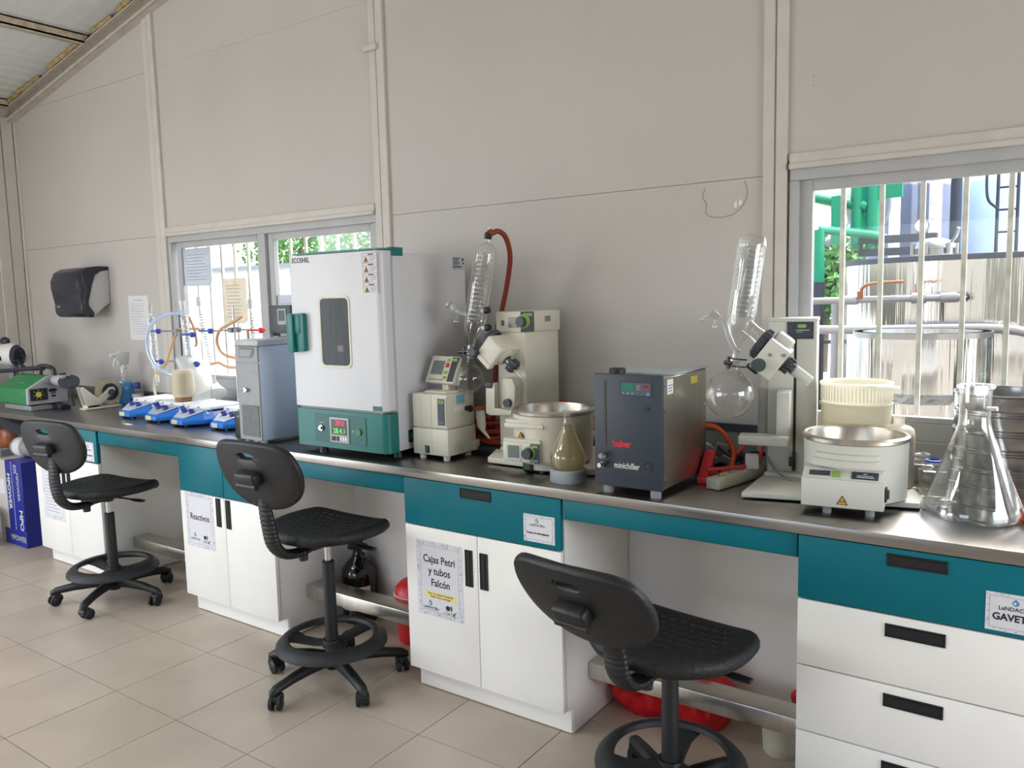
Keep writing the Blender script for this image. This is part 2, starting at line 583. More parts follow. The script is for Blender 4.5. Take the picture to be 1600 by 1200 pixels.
# columns: cover strips over the panel joints
def column(idx, x0, x1, xm, z1):
    m = MB().box(x0, xm - .003, -0.012, 0.011, 0.9, z1, .002, 1).box(xm + .003, x1, -0.016, 0.011, 0.9, z1, .002, 1).box(xm - .006, xm + .006, -.006, .011, .9, z1)
    return struct(m.out('trim_%d' % idx, M_TRIM))


column(1, -.248, -.135, -.190, roof(-.2) + .02)
c2 = column(2, 1.678, 1.775, 1.724, roof(1.7) + .02)
MB().box(1.655, 1.742, -.030, -.013, 2.742, 2.772, .003).out('cable_clip', M_TRIM, c2)
column(3, 3.606, 3.691, 3.650, roof(3.65) + .02)
column(4, 5.57, 5.66, 5.615, roof(5.6) + .02)
struct(MB().box(XL, XL + .035, -0.015, 0.011, 0, roof(XL) + .03, .003, 1).box(XL, XL + .012, -.10, -.02, 0, roof(XL) + .03, .003, 1).box(XL, XL + .016, -.185, -.105, 0, roof(XL) + .03, .003, 1).out('trim_5', M_TRIM))

# side and rear walls of the room (with the glazed openings daylight comes through)
b = MB().box(XL - .1, XL, YF, -4.75, 0, 3.05).box(XL - .1, XL, -2.75, .012, 0, 3.05).box(XL - .1, XL, -4.75, -2.75, 2.35, 3.05)
wl_ = struct(b.out('wall_left', M_WALL))
struct(MB().box(XR, XR + .1, YF, -2.7, 0, 5.2).box(XR, XR + .1, -.4, 0.1, 0, 5.2).box(XR, XR + .1, -2.7, -.4, 0, .9).box(XR, XR + .1, -2.7, -.4, 2.3, 5.2).out('wall_right', M_WALL))  # unseen opening, added for the fill from the right
b = MB()
for (x0, x1, z0, z1) in ((XL - .1, -1.5, 0, 5.2), (.4, 2.35, 0, 5.2), (4.25, XR, 0, 5.2), (-1.5, .4, 0, .95), (-1.5, .4, 2.15, 5.2), (2.35, 4.25, 0, .95), (2.35, 4.25, 2.15, 5.2)):
    b.box(x0, x1, YF - .1, YF, z0, z1)
struct(b.out('wall_front', M_WALL))

# roof sheets, gable channel, foam strip, purlins
cz = 0.135
rf = struct(MB().prism([(XL - .3, roof(XL - .3) + cz), (XR, roof(XR) + cz), (XR, roof(XR) + cz + .12), (XL - .3, roof(XL - .3) + cz + .12)], YF - .2, 0.10, 'y').out('ceiling', M_CEIL))
# eave outside over the windows
struct(MB().prism([(XL - .3, roof(XL - .3) + cz), (XR, roof(XR) + cz), (XR, roof(XR) + cz + .1), (XL - .3, roof(XL - .3) + cz + .1)], 0.10, 0.92, 'y').out('trim_6', M_CHAN))
# shallow ribs of the roof sheet
b = MB()
for k in range(34):
    x = XL + .05 + k * .10
    z = roof(x) + cz
    b.prism([(x - .012, z + .001 - .012 * SL), (x, z - .006), (x + .012, z + .001 + .012 * SL)], YF, -.02, 'y')
b.out('sheet_ribs', M_CEIL, rf, kind='stuff')


def slope_box(x0, x1, y0, y1, d0, d1):
    return MB().prism([(x0, roof(x0) + d0), (x1, roof(x1) + d0), (x1, roof(x1) + d1), (x0, roof(x0) + d1)], y0, y1, 'y')


ch = struct(slope_box(XL, XR, -.058, 0.0, -.006, 0.002).out('trim_7', M_CHAN))
slope_box(XL, XR, -.018, 0.0, .002, .086).out('channel_web', mat('channel_web_shade', (150, 143, 130), 0.7, var=0.12, scale=18), ch)  # web coloured darker to stand for shade inside the channel
slope_box(XL, XR, -.062, 0.0, .084, .092).out('channel_flange', M_CHAN, ch)
slope_box(XL, XR, -.060, -.053, -.006, .014).out('channel_lip', M_CHAN, ch)
b = MB()
n = 110
prev = None
for k in range(n):
    x = XL + .06 + k * .042
    if sin(k * .83) + .6 * sin(k * .31 + 1) < -.95: continue
    w = .022 + .022 * abs(sin(k * 1.7)) * random.random() + .010 * sin(k * .35)
    b.sphere((x, -.050 - w * .22, roof(x) + .116), .034, w * .50, .016, 8, 5)
b.out('foam_strip', M_FOAM, ch, kind='stuff')


def purlin(idx, x):
    z = roof(x) + cz
    m = MB().box(x - .030, x + .030, YF, -.065, z - .050, z - .040).box(x + .022, x + .030, YF, -.065, z - .05, z + .004).box(x - .03, x - .022, YF, -.065, z - .05, z - .032).box(x - .030, x + .030, YF, -.065, z - .004, z + .004)
    return struct(m.out('trim_%d' % idx, M_RUSTY))


for i, x in enumerate((XL + .05, -.845, .33, 1.5, 2.68, 3.85, 5.0)):
    purlin(8 + i, x)


# windows
def window(idx, x0, x1, mull, panes, head_x):
    f = MB()
    z0, z1 = .985, 1.970
    # outer frame, two steps
    f.box(x0, x0 + .03, -.0032, .0895, z0 + .046, z1 - .043).box(x1 - .03, x1, -.0032, .0895, z0 + .046, z1 - .043)
    f.box(x0, x1, -.004, .09, z1 - .042, z1 + .02, .002, 1).box(x0, x1, -.004, .09, z0 - .01, z0 + .045, .002, 1)
    w = struct(f.out('window_%d' % idx, M_ALU))
    MB().box(head_x[0], head_x[1], -.026, .012, 1.966, 1.986, .004).box(head_x[0], head_x[1], -.014, .012, 1.984, 2.022, .003).out('window_head', M_TRIM, w)
    MB().box(x0 + .03, x1 - .03, .012, .06, z0 + .045, z0 + .105, .002, 1).out('sill_rail', M_ALU, w)
    for (a, c) in panes:
        s = MB()
        s.box(a, a + .045, .018, .05, z0 + .10, z1 - .04, .002, 1).box(c - .045, c, .018, .05, z0 + .10, z1 - .04, .002, 1)
        s.box(a + .045, c - .045, .018, .05, z1 - .078, z1 - .04, .002, 1)
        s.box(a + .045, c - .045, .018, .05, z0 + .105, z0 + .125, .002, 1)
        sh = s.out('sash', M_ALU, w)
        MB().box(a + .04, c - .04, .033, .037, z0 + .11, z1 - .075).out('pane', G_PANE, sh)
    for (a, c) in mull:
        MB().box(a, c, .0, .055, z0 + .05, z1 - .04, .002, 1).out('mullion', M_ALU, w)
    return w


window(1, W1[0], W1[1], [(.742, .800)], [(-.075, .755), (.805, 1.650)], (-.140, 1.672))
window(2, W2[0], W2[1], [(4.60, 4.66)], [(3.729, 4.62), (4.64, 5.53)], (3.700, 5.56))


def grille(xs, label, group):
    r = root('window_bars', (xs[0], .12, .95), 0, label, 'security bars', group)
    for x in xs:
        MB().box(x - .008, x + .008, .112, .128, .93, 2.02, .001, 1).out('bar', M_BARS, r)
    MB().box(xs[0] - .15, xs[-1] + .12, .108, .112, .945, .975).box(xs[0] - .15, xs[-1] + .12, .108, .112, 1.985, 2.012).out('cross_rail', M_BARS, r)
    return r


grille([-.02 + .128 * k for k in range(13)], 'row of thin pale bars outside the left window behind the condensers', None)
grille([3.726 + .128 * k for k in range(14)], 'row of rust-flecked cream bars outside the right window', None)
# projecting sill ledge outside the left window
struct(MB().box(-.3, 1.85, .10, .26, .93, .965).box(3.55, 5.7, .10, .20, .93, .955).out('trim_16', M_ALU))

# ================================================================== BENCH
wt = root('worktop', (1.8, -.35, .9), 0, 'long brushed steel worktop carrying all the laboratory equipment', 'worktop')
MB().box(XL + .04, 5.62, -.705, -.031, .866, .90, .0016, 2).out('top_sheet', M_STEEL, wt)
struct(MB().box(XL + .04, 5.62, -.032, -.0165, .901, .98, .003, 2).out('trim_17', M_STEEL))


def handle(parent, x0, x1, z0, z1, y):
    m = MB()
    t = .004
    m.box(x0, x1, y - .004, y + .002, z0, z0 + t, .001, 1).box(x0, x1, y - .004, y + .002, z1 - t, z1, .001, 1)
    m.box(x0, x0 + t, y - .004, y + .002, z0, z1, .001, 1).box(x1 - t, x1, y - .004, y + .002, z0, z1, .001, 1)
    m.box(x0 + .002, x1 - .002, y - .0012, y + .002, z0 + .002, z1 - .002)
    if x1 - x0 > z1 - z0:
        m.box(x0 + t, x1 - t, y - .0035, y, z1 - .011, z1 - .006)
    else:
        m.box(x0 + .018, x0 + .022, y - .0035, y, z0 + t, z1 - t)
    return m.out('handle', M_HANDLE, parent, label='black recessed handle')


def carcass(name, x0, x1, label):
    r = root(name, ((x0 + x1) / 2, -.36, 0), 0, label, 'cabinet', None)
    b = MB()
    ys, yb = -.679, -.035
    for xx in (x0, x1 - .018):
        b.prism([(ys, .10), (-.640, .10), (-.640, .004), (yb, .004), (yb, .8655), (ys, .8655)], xx, xx + .018, 'x')
    b.box(x0 + .018, x1 - .018, ys + .004, yb, .10, .118).box(x0 + .018, x1 - .018, ys + .004, yb, .848, .8655).box(x0 + .018, x1 - .018, yb - .012, yb, .1, .86)
    b.out('body', M_WHITE, r)
    MB().box(x0 + .004, x1 - .004, -.640 - .006, -.63, .004, .105, .001, 1).out('toe_kick', M_WHITE, r)
    b = MB()
    for xx in (x0 + .05, x1 - .03):
        for yy in (-.625, -.08):
            b.cyl((xx, yy, 0), (xx, yy, .012), .014, n=10)
    split_out(b, 'levelling_foot', M_BLACK, r)
    return r


def front(r, name, x0, x1, z0, z1, m, hd=None):
    o = MB().box(x0 + .0016, x1 - .0016, -.700, -.682, z0 + .0016, z1 - .0016, .002, 2).out(name, m, r)
    if hd: handle(o, hd[0], hd[1], hd[2], hd[3], -.700)
    return o


ca = carcass('base_cabinet', -.572, .160, 'white cupboard with teal drawer behind the farthest stool')
front(ca, 'drawer', -.572, .160, .680, .864, M_TEAL)
front(ca, 'door', -.572, -.206, .097, .679, M_WHITE, (-.252, -.217, .485, .624))
front(ca, 'door', -.206, .160, .097, .679, M_WHITE, (-.195, -.160, .485, .624))
cb = carcass('base_cabinet', .931, 1.640, 'white two-door cupboard bearing the Reactivos sign')
front(cb, 'drawer', .931, 1.2855, .630, .864, M_TEAL)
front(cb, 'drawer', 1.2855, 1.640, .630, .864, M_TEAL)
for o in list(cb.children)[-2:]:
    pass
front(cb, 'door', .931, 1.2855, .097, .629, M_WHITE, (1.222, 1.257, .485, .624))
front(cb, 'door', 1.2855, 1.640, .097, .629, M_WHITE, (1.297, 1.332, .485, .624))
cc = carcass('base_cabinet', 2.441, 3.157, 'white two-door cupboard bearing the Cajas Petri sign')
front(cc, 'drawer', 2.441, 3.155, .680, .864, M_TEAL, (2.722, 2.863, .815, .852))
front(cc, 'door', 2.441, 2.794, .097, .679, M_WHITE, (2.737, 2.772, .482, .621))
front(cc, 'door', 2.794, 3.155, .097, .679, M_WHITE, (2.805, 2.841, .482, .619))
MB().cyl((2.8, -.7005, .553), (2.8, -.703, .553), .006, n=12).out('door_lock', M_CHROME, cc)
cdw = carcass('drawer_cabinet', 3.939, 4.545, 'chest of one teal and three white drawers at the right end')
front(cdw, 'drawer', 3.939, 4.545, .680, .864, M_TEAL, (4.170, 4.314, .814, .848))
front(cdw, 'drawer', 3.939, 4.545, .4845, .679, M_WHITE, (4.170, 4.315, .619, .655))
front(cdw, 'drawer', 3.939, 4.545, .2885, .4835, M_WHITE, (4.170, 4.315, .423, .459))
front(cdw, 'drawer', 3.939, 4.545, .097, .2875, M_WHITE, (4.170, 4.315, .230, .266))


def knee(x0, x1, label):
    r = root('knee_space', ((x0 + x1) / 2, -.36, 0), 0, label, 'bench module', None)
    b = MB()
    b.prism([(-.692, .862), (-.692, .796), (-.660, .783), (-.630, .783), (-.630, .862)], x0 + .007, x1 - .004, 'x', .0015)
    b.out('apron', M_TEAL, r)
    MB().box(x0 + .002, x1 - .002, -.205, -.187, .0, .864).out('back_panel', M_PANELW, r)
    f = MB().box(x0 + .002, x1 - .002, -.535, -.435, .165, .225, .003, 2)
    f.out('footrest', M_STEELV, r)
    return r


knee(.160, .931, 'open knee space with steel footrest behind the farthest stool')
knee(1.640, 2.441, 'open knee space with steel footrest and amber bottle inside')
knee(3.157, 3.939, 'open knee space with steel footrest and red bags inside')
# open left end: steel leg under the worktop
lg = root('bench_post', (-1.345, -.13, 0), 0, 'thin grey steel post under the far left of the worktop', 'post')
MB().box(-1.363, -1.327, -.178, -.142, .012, .866, .002, 1).out('post', M_ALU, lg)
MB().box(-1.37, -1.32, -.185, -.135, 0, .012, .002, 1).out('foot', M_BLACK, lg)

# ------------------------------------------------------------------ signs
def sign(name, label, cat, x0, x1, z0, z1, y, base=M_PAPER, border=True, group=None):
    r = root(name, ((x0 + x1) / 2, y, (z0 + z1) / 2), 0, label, cat, group)
    MB().box(x0, x1, y - .0010, y - .0002, z0, z1).out('sheet', base, r)
    if border:
        w, h = x1 - x0, z1 - z0
        d = min(w, h) * .085
        b = MB()
        t = .0009
        for (a, c, e, f) in ((x0 + d, x1 - d, z0 + d, z0 + d + t), (x0 + d, x1 - d, z1 - d - t, z1 - d), (x0 + d, x0 + d + t, z0 + d, z1 - d), (x1 - d - t, x1 - d, z0 + d, z1 - d)):
            b.box(a, c, y - .0013, y - .0008, e, f)
        rnd = random.Random(name + label)
        for k in range(int((w + h) * 2 / .012)):   # scrolls of the printed border
            s = rnd.choice('lrtb')
            if s in 'lr':
                px = (x0 + d * .5 if s == 'l' else x1 - d * .5) + rnd.uniform(-.3, .3) * d
                pz = rnd.uniform(z0 + d * .4, z1 - d * .4)
            else:
                pz = (z0 + d * .5 if s == 'b' else z1 - d * .5) + rnd.uniform(-.3, .3) * d
                px = rnd.uniform(x0 + d * .4, x1 - d * .4)
            a = rnd.uniform(0, pi)
            l_ = d * .32
            b.box(px - l_, px + l_, y - .0013, y - .0008, pz - .0006, pz + .0006, rot=Matrix.Rotation(a, 4, 'Y'), at=(px, y, pz))
        b.out('printed_border', M_INKG, r, kind='stuff')
    return r


def drop_logo(r, x, z, s, y, col=None):
    m = MB()
    m.prism([(x + s * .5 * sin(a) * (1 if cos(a) < 0 else (1 - .75 * cos(a))), z - s * .5 * cos(a + pi) * 1.15) for a in [2 * pi * k / 18 for k in range(18)]], y - .0013, y - .0009, 'y')
    m.out('drop_emblem', col or M_BLUEINK, r)
    MB().prism([(x - s * .1 + s * .2 * sin(a), z - s * .12 + s * .22 * cos(a)) for a in [2 * pi * k / 12 for k in range(12)]], y - .0016, y - .0012, 'y').out('emblem_centre', M_PAPER, r)


def leaf_logo(r, x, z, s, y):
    MB().prism([(x - s * .25 + s * .3 * sin(a), z + s * .3 + s * .3 * cos(a)) for a in [2 * pi * k / 14 for k in range(14)]], y - .0013, y - .0009, 'y').out('round_emblem', M_INK, r)
    MB().prism([(x + s * .05, z + s * .6), (x + s * .35, z + s * .62), (x + s * .42, z + s * .2), (x + s * .12, z - s * .05)], y - .0013, y - .0009, 'y').out('leaf_emblem', M_GREENINK, r)
    MB().prism([(x + s * .45, z - s * .35), (x + s * .95, z + s * .1), (x + s * .98, z + s * .05), (x + s * .55, z - s * .5)], y - .0013, y - .0009, 'y').out('tick_mark', M_INK, r)
    text('lettering', 'CIATEJ', s * .55, (x - .02 * s, y - .0012, z - s * .35), M_GREENINK, r)


def marks(r, rows, x0, x1, z0, z1, y, material=M_INKG, th=.003):
    b = MB()
    rnd = random.Random(rows)
    for k in range(rows):
        z = z1 - (k + .5) * (z1 - z0) / rows
        x = x0
        e = x1 - rnd.uniform(0, .35) * (x1 - x0)
        while x < e:
            l_ = rnd.uniform(.006, .022)
            b.box(x, min(x + l_, e), y - .0013, y - .0009, z - th / 2, z + th / 2)
            x += l_ + .003
    return b.out('text_lines', material, r, kind='stuff')


YD = -.7002
s1 = sign('paper_sign', 'A4 paper sign reading Cajas Petri y tubos Falcón taped to a cupboard door', 'sign', 2.497, 2.722, .330, .626, YD)
for k, (t_, dx) in enumerate((('Cajas Petri', 0), ('y tubos', 0), ('Falcón', .004))):
    text('lettering', t_, .041, (2.609 + dx, YD - .0012, .555 - .046 * k), M_INK, s1, sx=.88, bold=.0006)
MB().box(2.535, 2.690, YD - .0013, YD - .0009, .402, .428).out('yellow_band', M_YELLOW, s1)
text('lettering', 'Favor de regresar el material', .0105, (2.612, YD - .0016, .420), M_INK, s1)
text('lettering', 'limpio y seco a su lugar', .0105, (2.612, YD - .0016, .409), M_INK, s1)
drop_logo(s1, 2.560, .382, .020, YD)
text('lettering', 'LaNDACBio', .015, (2.563, YD - .0012, .362), M_INK, s1, bold=.0002)
MB().box(2.530, 2.598, YD - .0013, YD - .0009, .353, .354).out('underline', M_INKG, s1)
leaf_logo(s1, 2.655, .365, .034, YD)

s2 = sign('paper_sign', 'A4 paper sign reading Reactivos on the door behind the middle stool', 'sign', .972, 1.197, .354, .630, YD)
text('lettering', 'Reactivos', .044, (1.084, YD - .0012, .508), M_INK, s2, sx=.92, bold=.0005)
drop_logo(s2, 1.036, .418, .020, YD)
text('lettering', 'LaNDACBio', .015, (1.038, YD - .0012, .396), M_INK, s2)
leaf_logo(s2, 1.126, .402, .034, YD)

s3 = sign('paper_label', 'small bordered label on the teal drawer of the Cajas Petri cupboard', 'label', 3.003, 3.131, .699, .796, YD)
drop_logo(s3, 3.058, .775, .016, YD, M_INKG)
text('lettering', 'LaNDACBio', .012, (3.06, YD - .0012, .759), M_INK, s3)
text('lettering', 'Puntas de micropipetas', .0098, (3.062, YD - .0012, .731), M_INK, s3, bold=.0004)

s4 = sign('paper_label', 'bordered label starting with GAVETA on the rightmost teal drawer', 'label', 4.400, 4.528, .692, .790, YD)
drop_logo(s4, 4.464, .770, .016, YD)
text('lettering', 'LaNDACBio', .014, (4.464, YD - .0012, .752), M_INK, s4, bold=.0002)
text('lettering', 'GAVETA', .0245, (4.459, YD - .0012, .729), M_INK, s4, sx=.95, bold=.0008)

s5 = sign('paper_label', 'bordered label on the teal drawer of the farthest cupboard', 'label', .000, .128, .688, .796, YD)
drop_logo(s5, .070, .772, .016, YD, M_INKG)
text('lettering', 'LaNDACBio', .012, (.070, YD - .0012, .752), M_INK, s5)
marks(s5, 1, .015, .115, .712, .730, YD, M_INK, .008)

s6 = sign('paper_notice', 'curling paper list on the left door of the farthest cupboard', 'notice', -.500, -.255, .290, .590, YD)
marks(s6, 12, -.465, -.285, .33, .56, YD, M_INKG, .004)

# ================================================================== STOOLS
def superell(a, b, p, k, n):
    t = 2 * pi * k / n
    c, s_ = cos(t), sin(t)
    return (a * math.copysign(abs(c) ** (2 / p), c), b * math.copysign(abs(s_) ** (2 / p), s_))


def make_stool(loc, rz, leg_rz, zs, label, lean=0.0, tall_tube=False, ring_rz=0.0, bdz=.05, bsx=1.06):
    r = root('lab_stool', loc, rz, label, 'stool', None)
    # five-star base
    for k in range(5):
        a = leg_rz - rz + 2 * pi * k / 5
        R = Matrix.Rotation(a, 4, 'Z')
        m = MB()
        m.loft([(Vector((.020, 0, .095)), (.026, .028)), (Vector((.10, 0, .097)), (.024, .025)), (Vector((.20, 0, .089)), (.021, .021)), (Vector((.280, 0, .076)), (.020, .018)), (Vector((.298, 0, .066)), (.016, .016)), (Vector((.304, 0, .056)), (.010, .010))], 10)
        m.xf(R).out('leg', M_RUBBER, r, local=True)
        c = MB()
        c.cyl((.280, 0, .080), (.280, 0, .040), .010, n=10)
        sw = R @ Matrix.Translation((.280, 0, 0)) @ Matrix.Rotation(k * 2.1 + .6, 4, 'Z')
        c.bm.transform(Matrix.Translation((-.280, 0, 0)))
        c.loft([(Vector((.0, -.021, .040)), .024), (Vector((.0, .021, .040)), .024)], 14)
        ca_ = c.xf(sw).out('caster', M_BLACK, r, local=True)
        w = MB()
        for s_ in (-1, 1):
            w.loft([(Vector((.012, s_ * .010, .0265)), .0265), (Vector((.012, s_ * .022, .0265)), .0265), (Vector((.012, s_ * .026, .0265)), .019)], 18)
        wo = w.xf(sw).out('wheel', M_RUBBER, ca_, local=True)
    MB().lathe([(0, .055), (.028, .055), (.036, .07), (.038, .112), (.030, .125), (0, .125)], n=24).out('hub', M_RUBBER, r, local=True)
    # column: gas lift
    ztube = zs - .10 if tall_tube else zs - .165
    MB().lathe([(0, .10), (.027, .10), (.027, .19), (.0255, .2), (.0245, ztube), (.020, ztube + .004), (0, ztube + .004)], n=20).out('outer_tube', M_BLACK, r, local=True)
    MB().cyl((0, 0, ztube), (0, 0, zs - .058), .0135, n=18).out('gas_lift', M_CHROME if not tall_tube else M_BLACK, r, local=True)
    # foot ring with three spokes
    m = MB()
    N = 44
    prof = [(.165, .185), (.172, .197), (.186, .200), (.205, .190), (.222, .172), (.224, .160), (.214, .156), (.196, .168), (.176, .176)]
    m.lathe(prof + [prof[0]], n=N)
    m.out('foot_ring', M_RING, r, local=True)
    for k in range(3):
        a = ring_rz - rz + 2 * pi * k / 3
        m = MB().loft([(Vector((.02, 0, .160)), (.034, .009)), (Vector((.07, 0, .158)), (.032, .009)), (Vector((.13, 0, .166)), (.036, .009)), (Vector((.185, 0, .180)), (.060, .009))], 12)
        m.xf(Matrix.Rotation(a, 4, 'Z')).out('spoke', M_RING, r, local=True)
    MB().lathe([(0, .145), (.036, .145), (.042, .158), (.036, .178), (0, .178)], n=20).out('ring_collar', M_RUBBER, r, local=True)
    # seat: dished polyurethane pad, front edge rolling down
    n = 48
    bm = MB()
    rings = []
    def seat_z(x, y, f):
        d = -.016 * (1 - min(1, (x / .19) ** 2)) * (1 if y < .1 else max(0, 1 - (y - .1) / .1))
        roll_ = -.030 * max(0, (y - .12) / .08) ** 2
        rear = .012 * max(0, (-y - .1) / .1)
        return d + roll_ + rear
    outer = [superell(.236, .212, 3.0, k, n) for k in range(n)]
    def sc(f, dz):
        out = []
        for (x, y) in outer:
            wd = 1 - .13 * max(0, -y / .2) ** 1.0     # narrower at the rear
            X, Y = x * f * wd, y * f
            out.append(bm.bm.verts.new((X, Y, zs + dz + seat_z(X, Y, f))))
        return out
    levels = [(.15, 0), (.35, 0), (.55, 0), (.72, 0), (.86, .002), (.93, .004), (.975, -.002), (1.0, -.014), (1.0, -.026), (.96, -.040), (.80, -.046), (.45, -.046)]
    loops = [sc(f, dz) for f, dz in levels]
    c0 = bm.bm.verts.new((0, 0, zs - .016)); c1 = bm.bm.verts.new((0, 0, zs - .062))
    for k in range(n):
        bm.bm.faces.new((c0, loops[0][k], loops[0][(k + 1) % n]))
        bm.bm.faces.new((c1, loops[-1][(k + 1) % n], loops[-1][k]))
        for a, b in zip(loops, loops[1:]):
            bm.bm.faces.new((a[k], b[k], b[(k + 1) % n], a[(k + 1) % n]))
    so = bm.out('seat', M_SEAT, r, local=True, smooth=60)
    gm = MB()                                       # raised pads pressed into the seat
    for i in range(-4, 5):
        for j in range(-4, 4):
            x, y = i * .036 + (.018 if j % 2 else 0), j * .036 + .01
            if (abs(x) / .165) ** 3 + (abs(y) / .15) ** 3 > 1: continue
            z = zs + seat_z(x, y, .5) - .002
            gm.loft([(Vector((x, y, z)), (.0155, .0155)), (Vector((x, y, z + .0035)), (.0125, .0125))], 6)
    gm.out('seat_pads', M_SEAT, so, kind='stuff', local=True)
    # mechanism, knob and lever below the seat
    MB().box(-.055, .055, -.12, .06, zs - .085, zs - .058, .008).cyl((0, 0, zs - .10), (0, 0, zs - .06), .026, n=16).out('mechanism', M_BLACK, r, local=True)
    MB().loft([(Vector((.0, -.125, zs - .125)), .017), (Vector((.0, -.125, zs - .09)), .020), (Vector((.0, -.125, zs - .075)), .015)], 10).out('knob', M_BLACK, r, local=True)
    MB().tube([(.04, .0, zs - .075), (.13, .01, zs - .078), (.17, .012, zs - .080)], .005, 8).loft([(Vector((.165, .012, zs - .080)), (.010, .006)), (Vector((.20, .014, zs - .081)), (.019, .007)), (Vector((.245, .016, zs - .082)), (.015, .006))], 10).out('lever', M_BLACK, r, local=True)
    # ribbed spine
    path = catmull([(0, -.06, zs - .078), (0, -.14, zs - .088), (0, -.215, zs - .075), (0, -.262, zs - .03), (0, -.280, zs + .04), (0, -.283 - lean * .3, zs + .12), (0, -.277 - lean * .7, zs + .20), (0, -.270 - lean, zs + .255)], 9)
    L = len(path)
    rings = []
    for i, p in enumerate(path):
        t = i / (L - 1)
        rib = .0022 if (i % 2 and .12 < t < .9) else 0
        wdt = .026 + .010 * sin(pi * min(1, t * 1.15)) + rib
        thk = .013 + .006 * sin(pi * min(1, t * 1.1)) + rib
        rings.append((p, (wdt, thk)))
    MB().loft(rings, 16).out('spine', M_RUBBER, r, local=True, smooth=25)
    # backrest with hand slot
    ctrl = []
    top = [(-.192, .262), (-.150, .292), (-.075, .304), (0, .307), (.075, .304), (.150, .292), (.192, .262)]
    bot = [(.212, .205), (.208, .150), (.180, .100), (.120, .062), (.05, .045), (-.05, .045), (-.120, .062), (-.180, .100), (-.208, .150), (-.212, .205)]
    poly = [(p.x, p.z) for p in catmull([(x, 0, z) for x, z in top + bot + [top[0]]], 4)[:-1]]
    hc = (0.0, .256)
    NB = 72

    def edge_at(a):
        d = (cos(a), sin(a))
        best = 0
        for (ax_, az), (bx_, bz) in zip(poly, poly[1:] + poly[:1]):
            ax_ -= hc[0]; az -= hc[1]; bx_ -= hc[0]; bz -= hc[1]
            ex, ez = bx_ - ax_, bz - az
            den = d[0] * ez - d[1] * ex
            if abs(den) < 1e-9: continue
            t_ = (ax_ * ez - az * ex) / den
            u_ = (ax_ * d[1] - az * d[0]) / den
            if t_ > 0 and -1e-6 <= u_ <= 1 + 1e-6: best = max(best, t_)
        return best
    angs = [2 * pi * k / NB for k in range(NB)]
    oute = [edge_at(a) for a in angs]

    def hole_r(a):
        c_, s_2 = abs(cos(a)) / .040, abs(sin(a)) / .0125
        return 1 / ((c_ ** 2.6 + s_2 ** 2.6) ** (1 / 2.6))
    m = MB()
    loops = []
    prof_b = [(.0, 0, -.005), (.03, 0, 0), (.2, 0, 0), (.4, 0, 0), (.6, 0, 0), (.8, 0, 0), (1, -.012, 0), (1, -.004, -.003), (1, 0, -.011), (1, 0, -.017), (1, -.004, -.024), (1, -.012, -.027), (.8, 0, -.027), (.6, 0, -.027), (.4, 0, -.027), (.2, 0, -.027), (.03, 0, -.027), (0, 0, -.022)]
    for f, dr_, y_ in prof_b:
        lp = []
        for k, a in enumerate(angs):
            h_ = hole_r(a)
            r_ = h_ + (oute[k] - h_) * f + dr_
            lp.append(m.bm.verts.new((hc[0] + r_ * cos(a), y_, hc[1] + r_ * sin(a))))
        loops.append(lp)
    for a_, b_ in zip(loops, loops[1:] + loops[:1]):
        for k in range(NB):
            m.bm.faces.new((a_[k], a_[(k + 1) % NB], b_[(k + 1) % NB], b_[k]))
    lm = Matrix.Translation((0, -.238 - lean * .75, zs + bdz)) @ Matrix.Rotation(rad(14) + lean * 2.6, 4, 'X') @ Matrix.Diagonal((bsx, 1, 1.06, 1))
    for q in m.bm.verts:
        q.co.y += (q.co.x / .21) ** 2 * .030 + ((q.co.z - .17) / .13) ** 2 * .008
    br = m.xf(lm).out('backrest', M_RUBBER, r, local=True, smooth=50)
    MB().box(-.052, .052, -.062, -.018, .155, .205, .012, 3).cyl((-.05, -.055, .158), (.05, -.055, .158), .012, n=12).xf(lm).out('mount', M_RUBBER, r, local=True)
    return r


make_stool((.430, -.800, 0), rad(9), rad(-130), .630, 'black lab stool farthest from the camera beside the blue box', ring_rz=rad(60), bdz=.06)
make_stool((2.120, -.815, 0), rad(1), rad(-92), .668, 'black lab stool with chrome column in front of the Reactivos cupboard', ring_rz=rad(85), bdz=.078, lean=.03)
make_stool((3.625, -.865, 0), rad(-7), rad(-150), .568, 'black lab stool lowered fully, between Cajas Petri cupboard and drawer chest', lean=.115, tall_tube=True, ring_rz=rad(-20), bdz=.055, bsx=.99)

# ================================================================== OVEN
Z0 = .90
ov = root('drying_oven', (2.05, -.36, Z0), 0, 'large white and teal drying oven with a dark window in its door', 'oven')
OX0, OX1 = 1.778, 2.320
MB().box(OX0 + .004, OX1, -.585, -.12, .93, 1.730, .006, 2).out('body', M_OVEN, ov)
b = MB()
for (x, y) in ((1.915, -.625), (2.285, -.555), (1.83, -.16), (2.28, -.16)):
    b.lathe([(0, 0), (.020, 0), (.016, .032), (0, .032)], (x, y, Z0), 14)
split_out(b, 'foot', M_BLACK, ov)
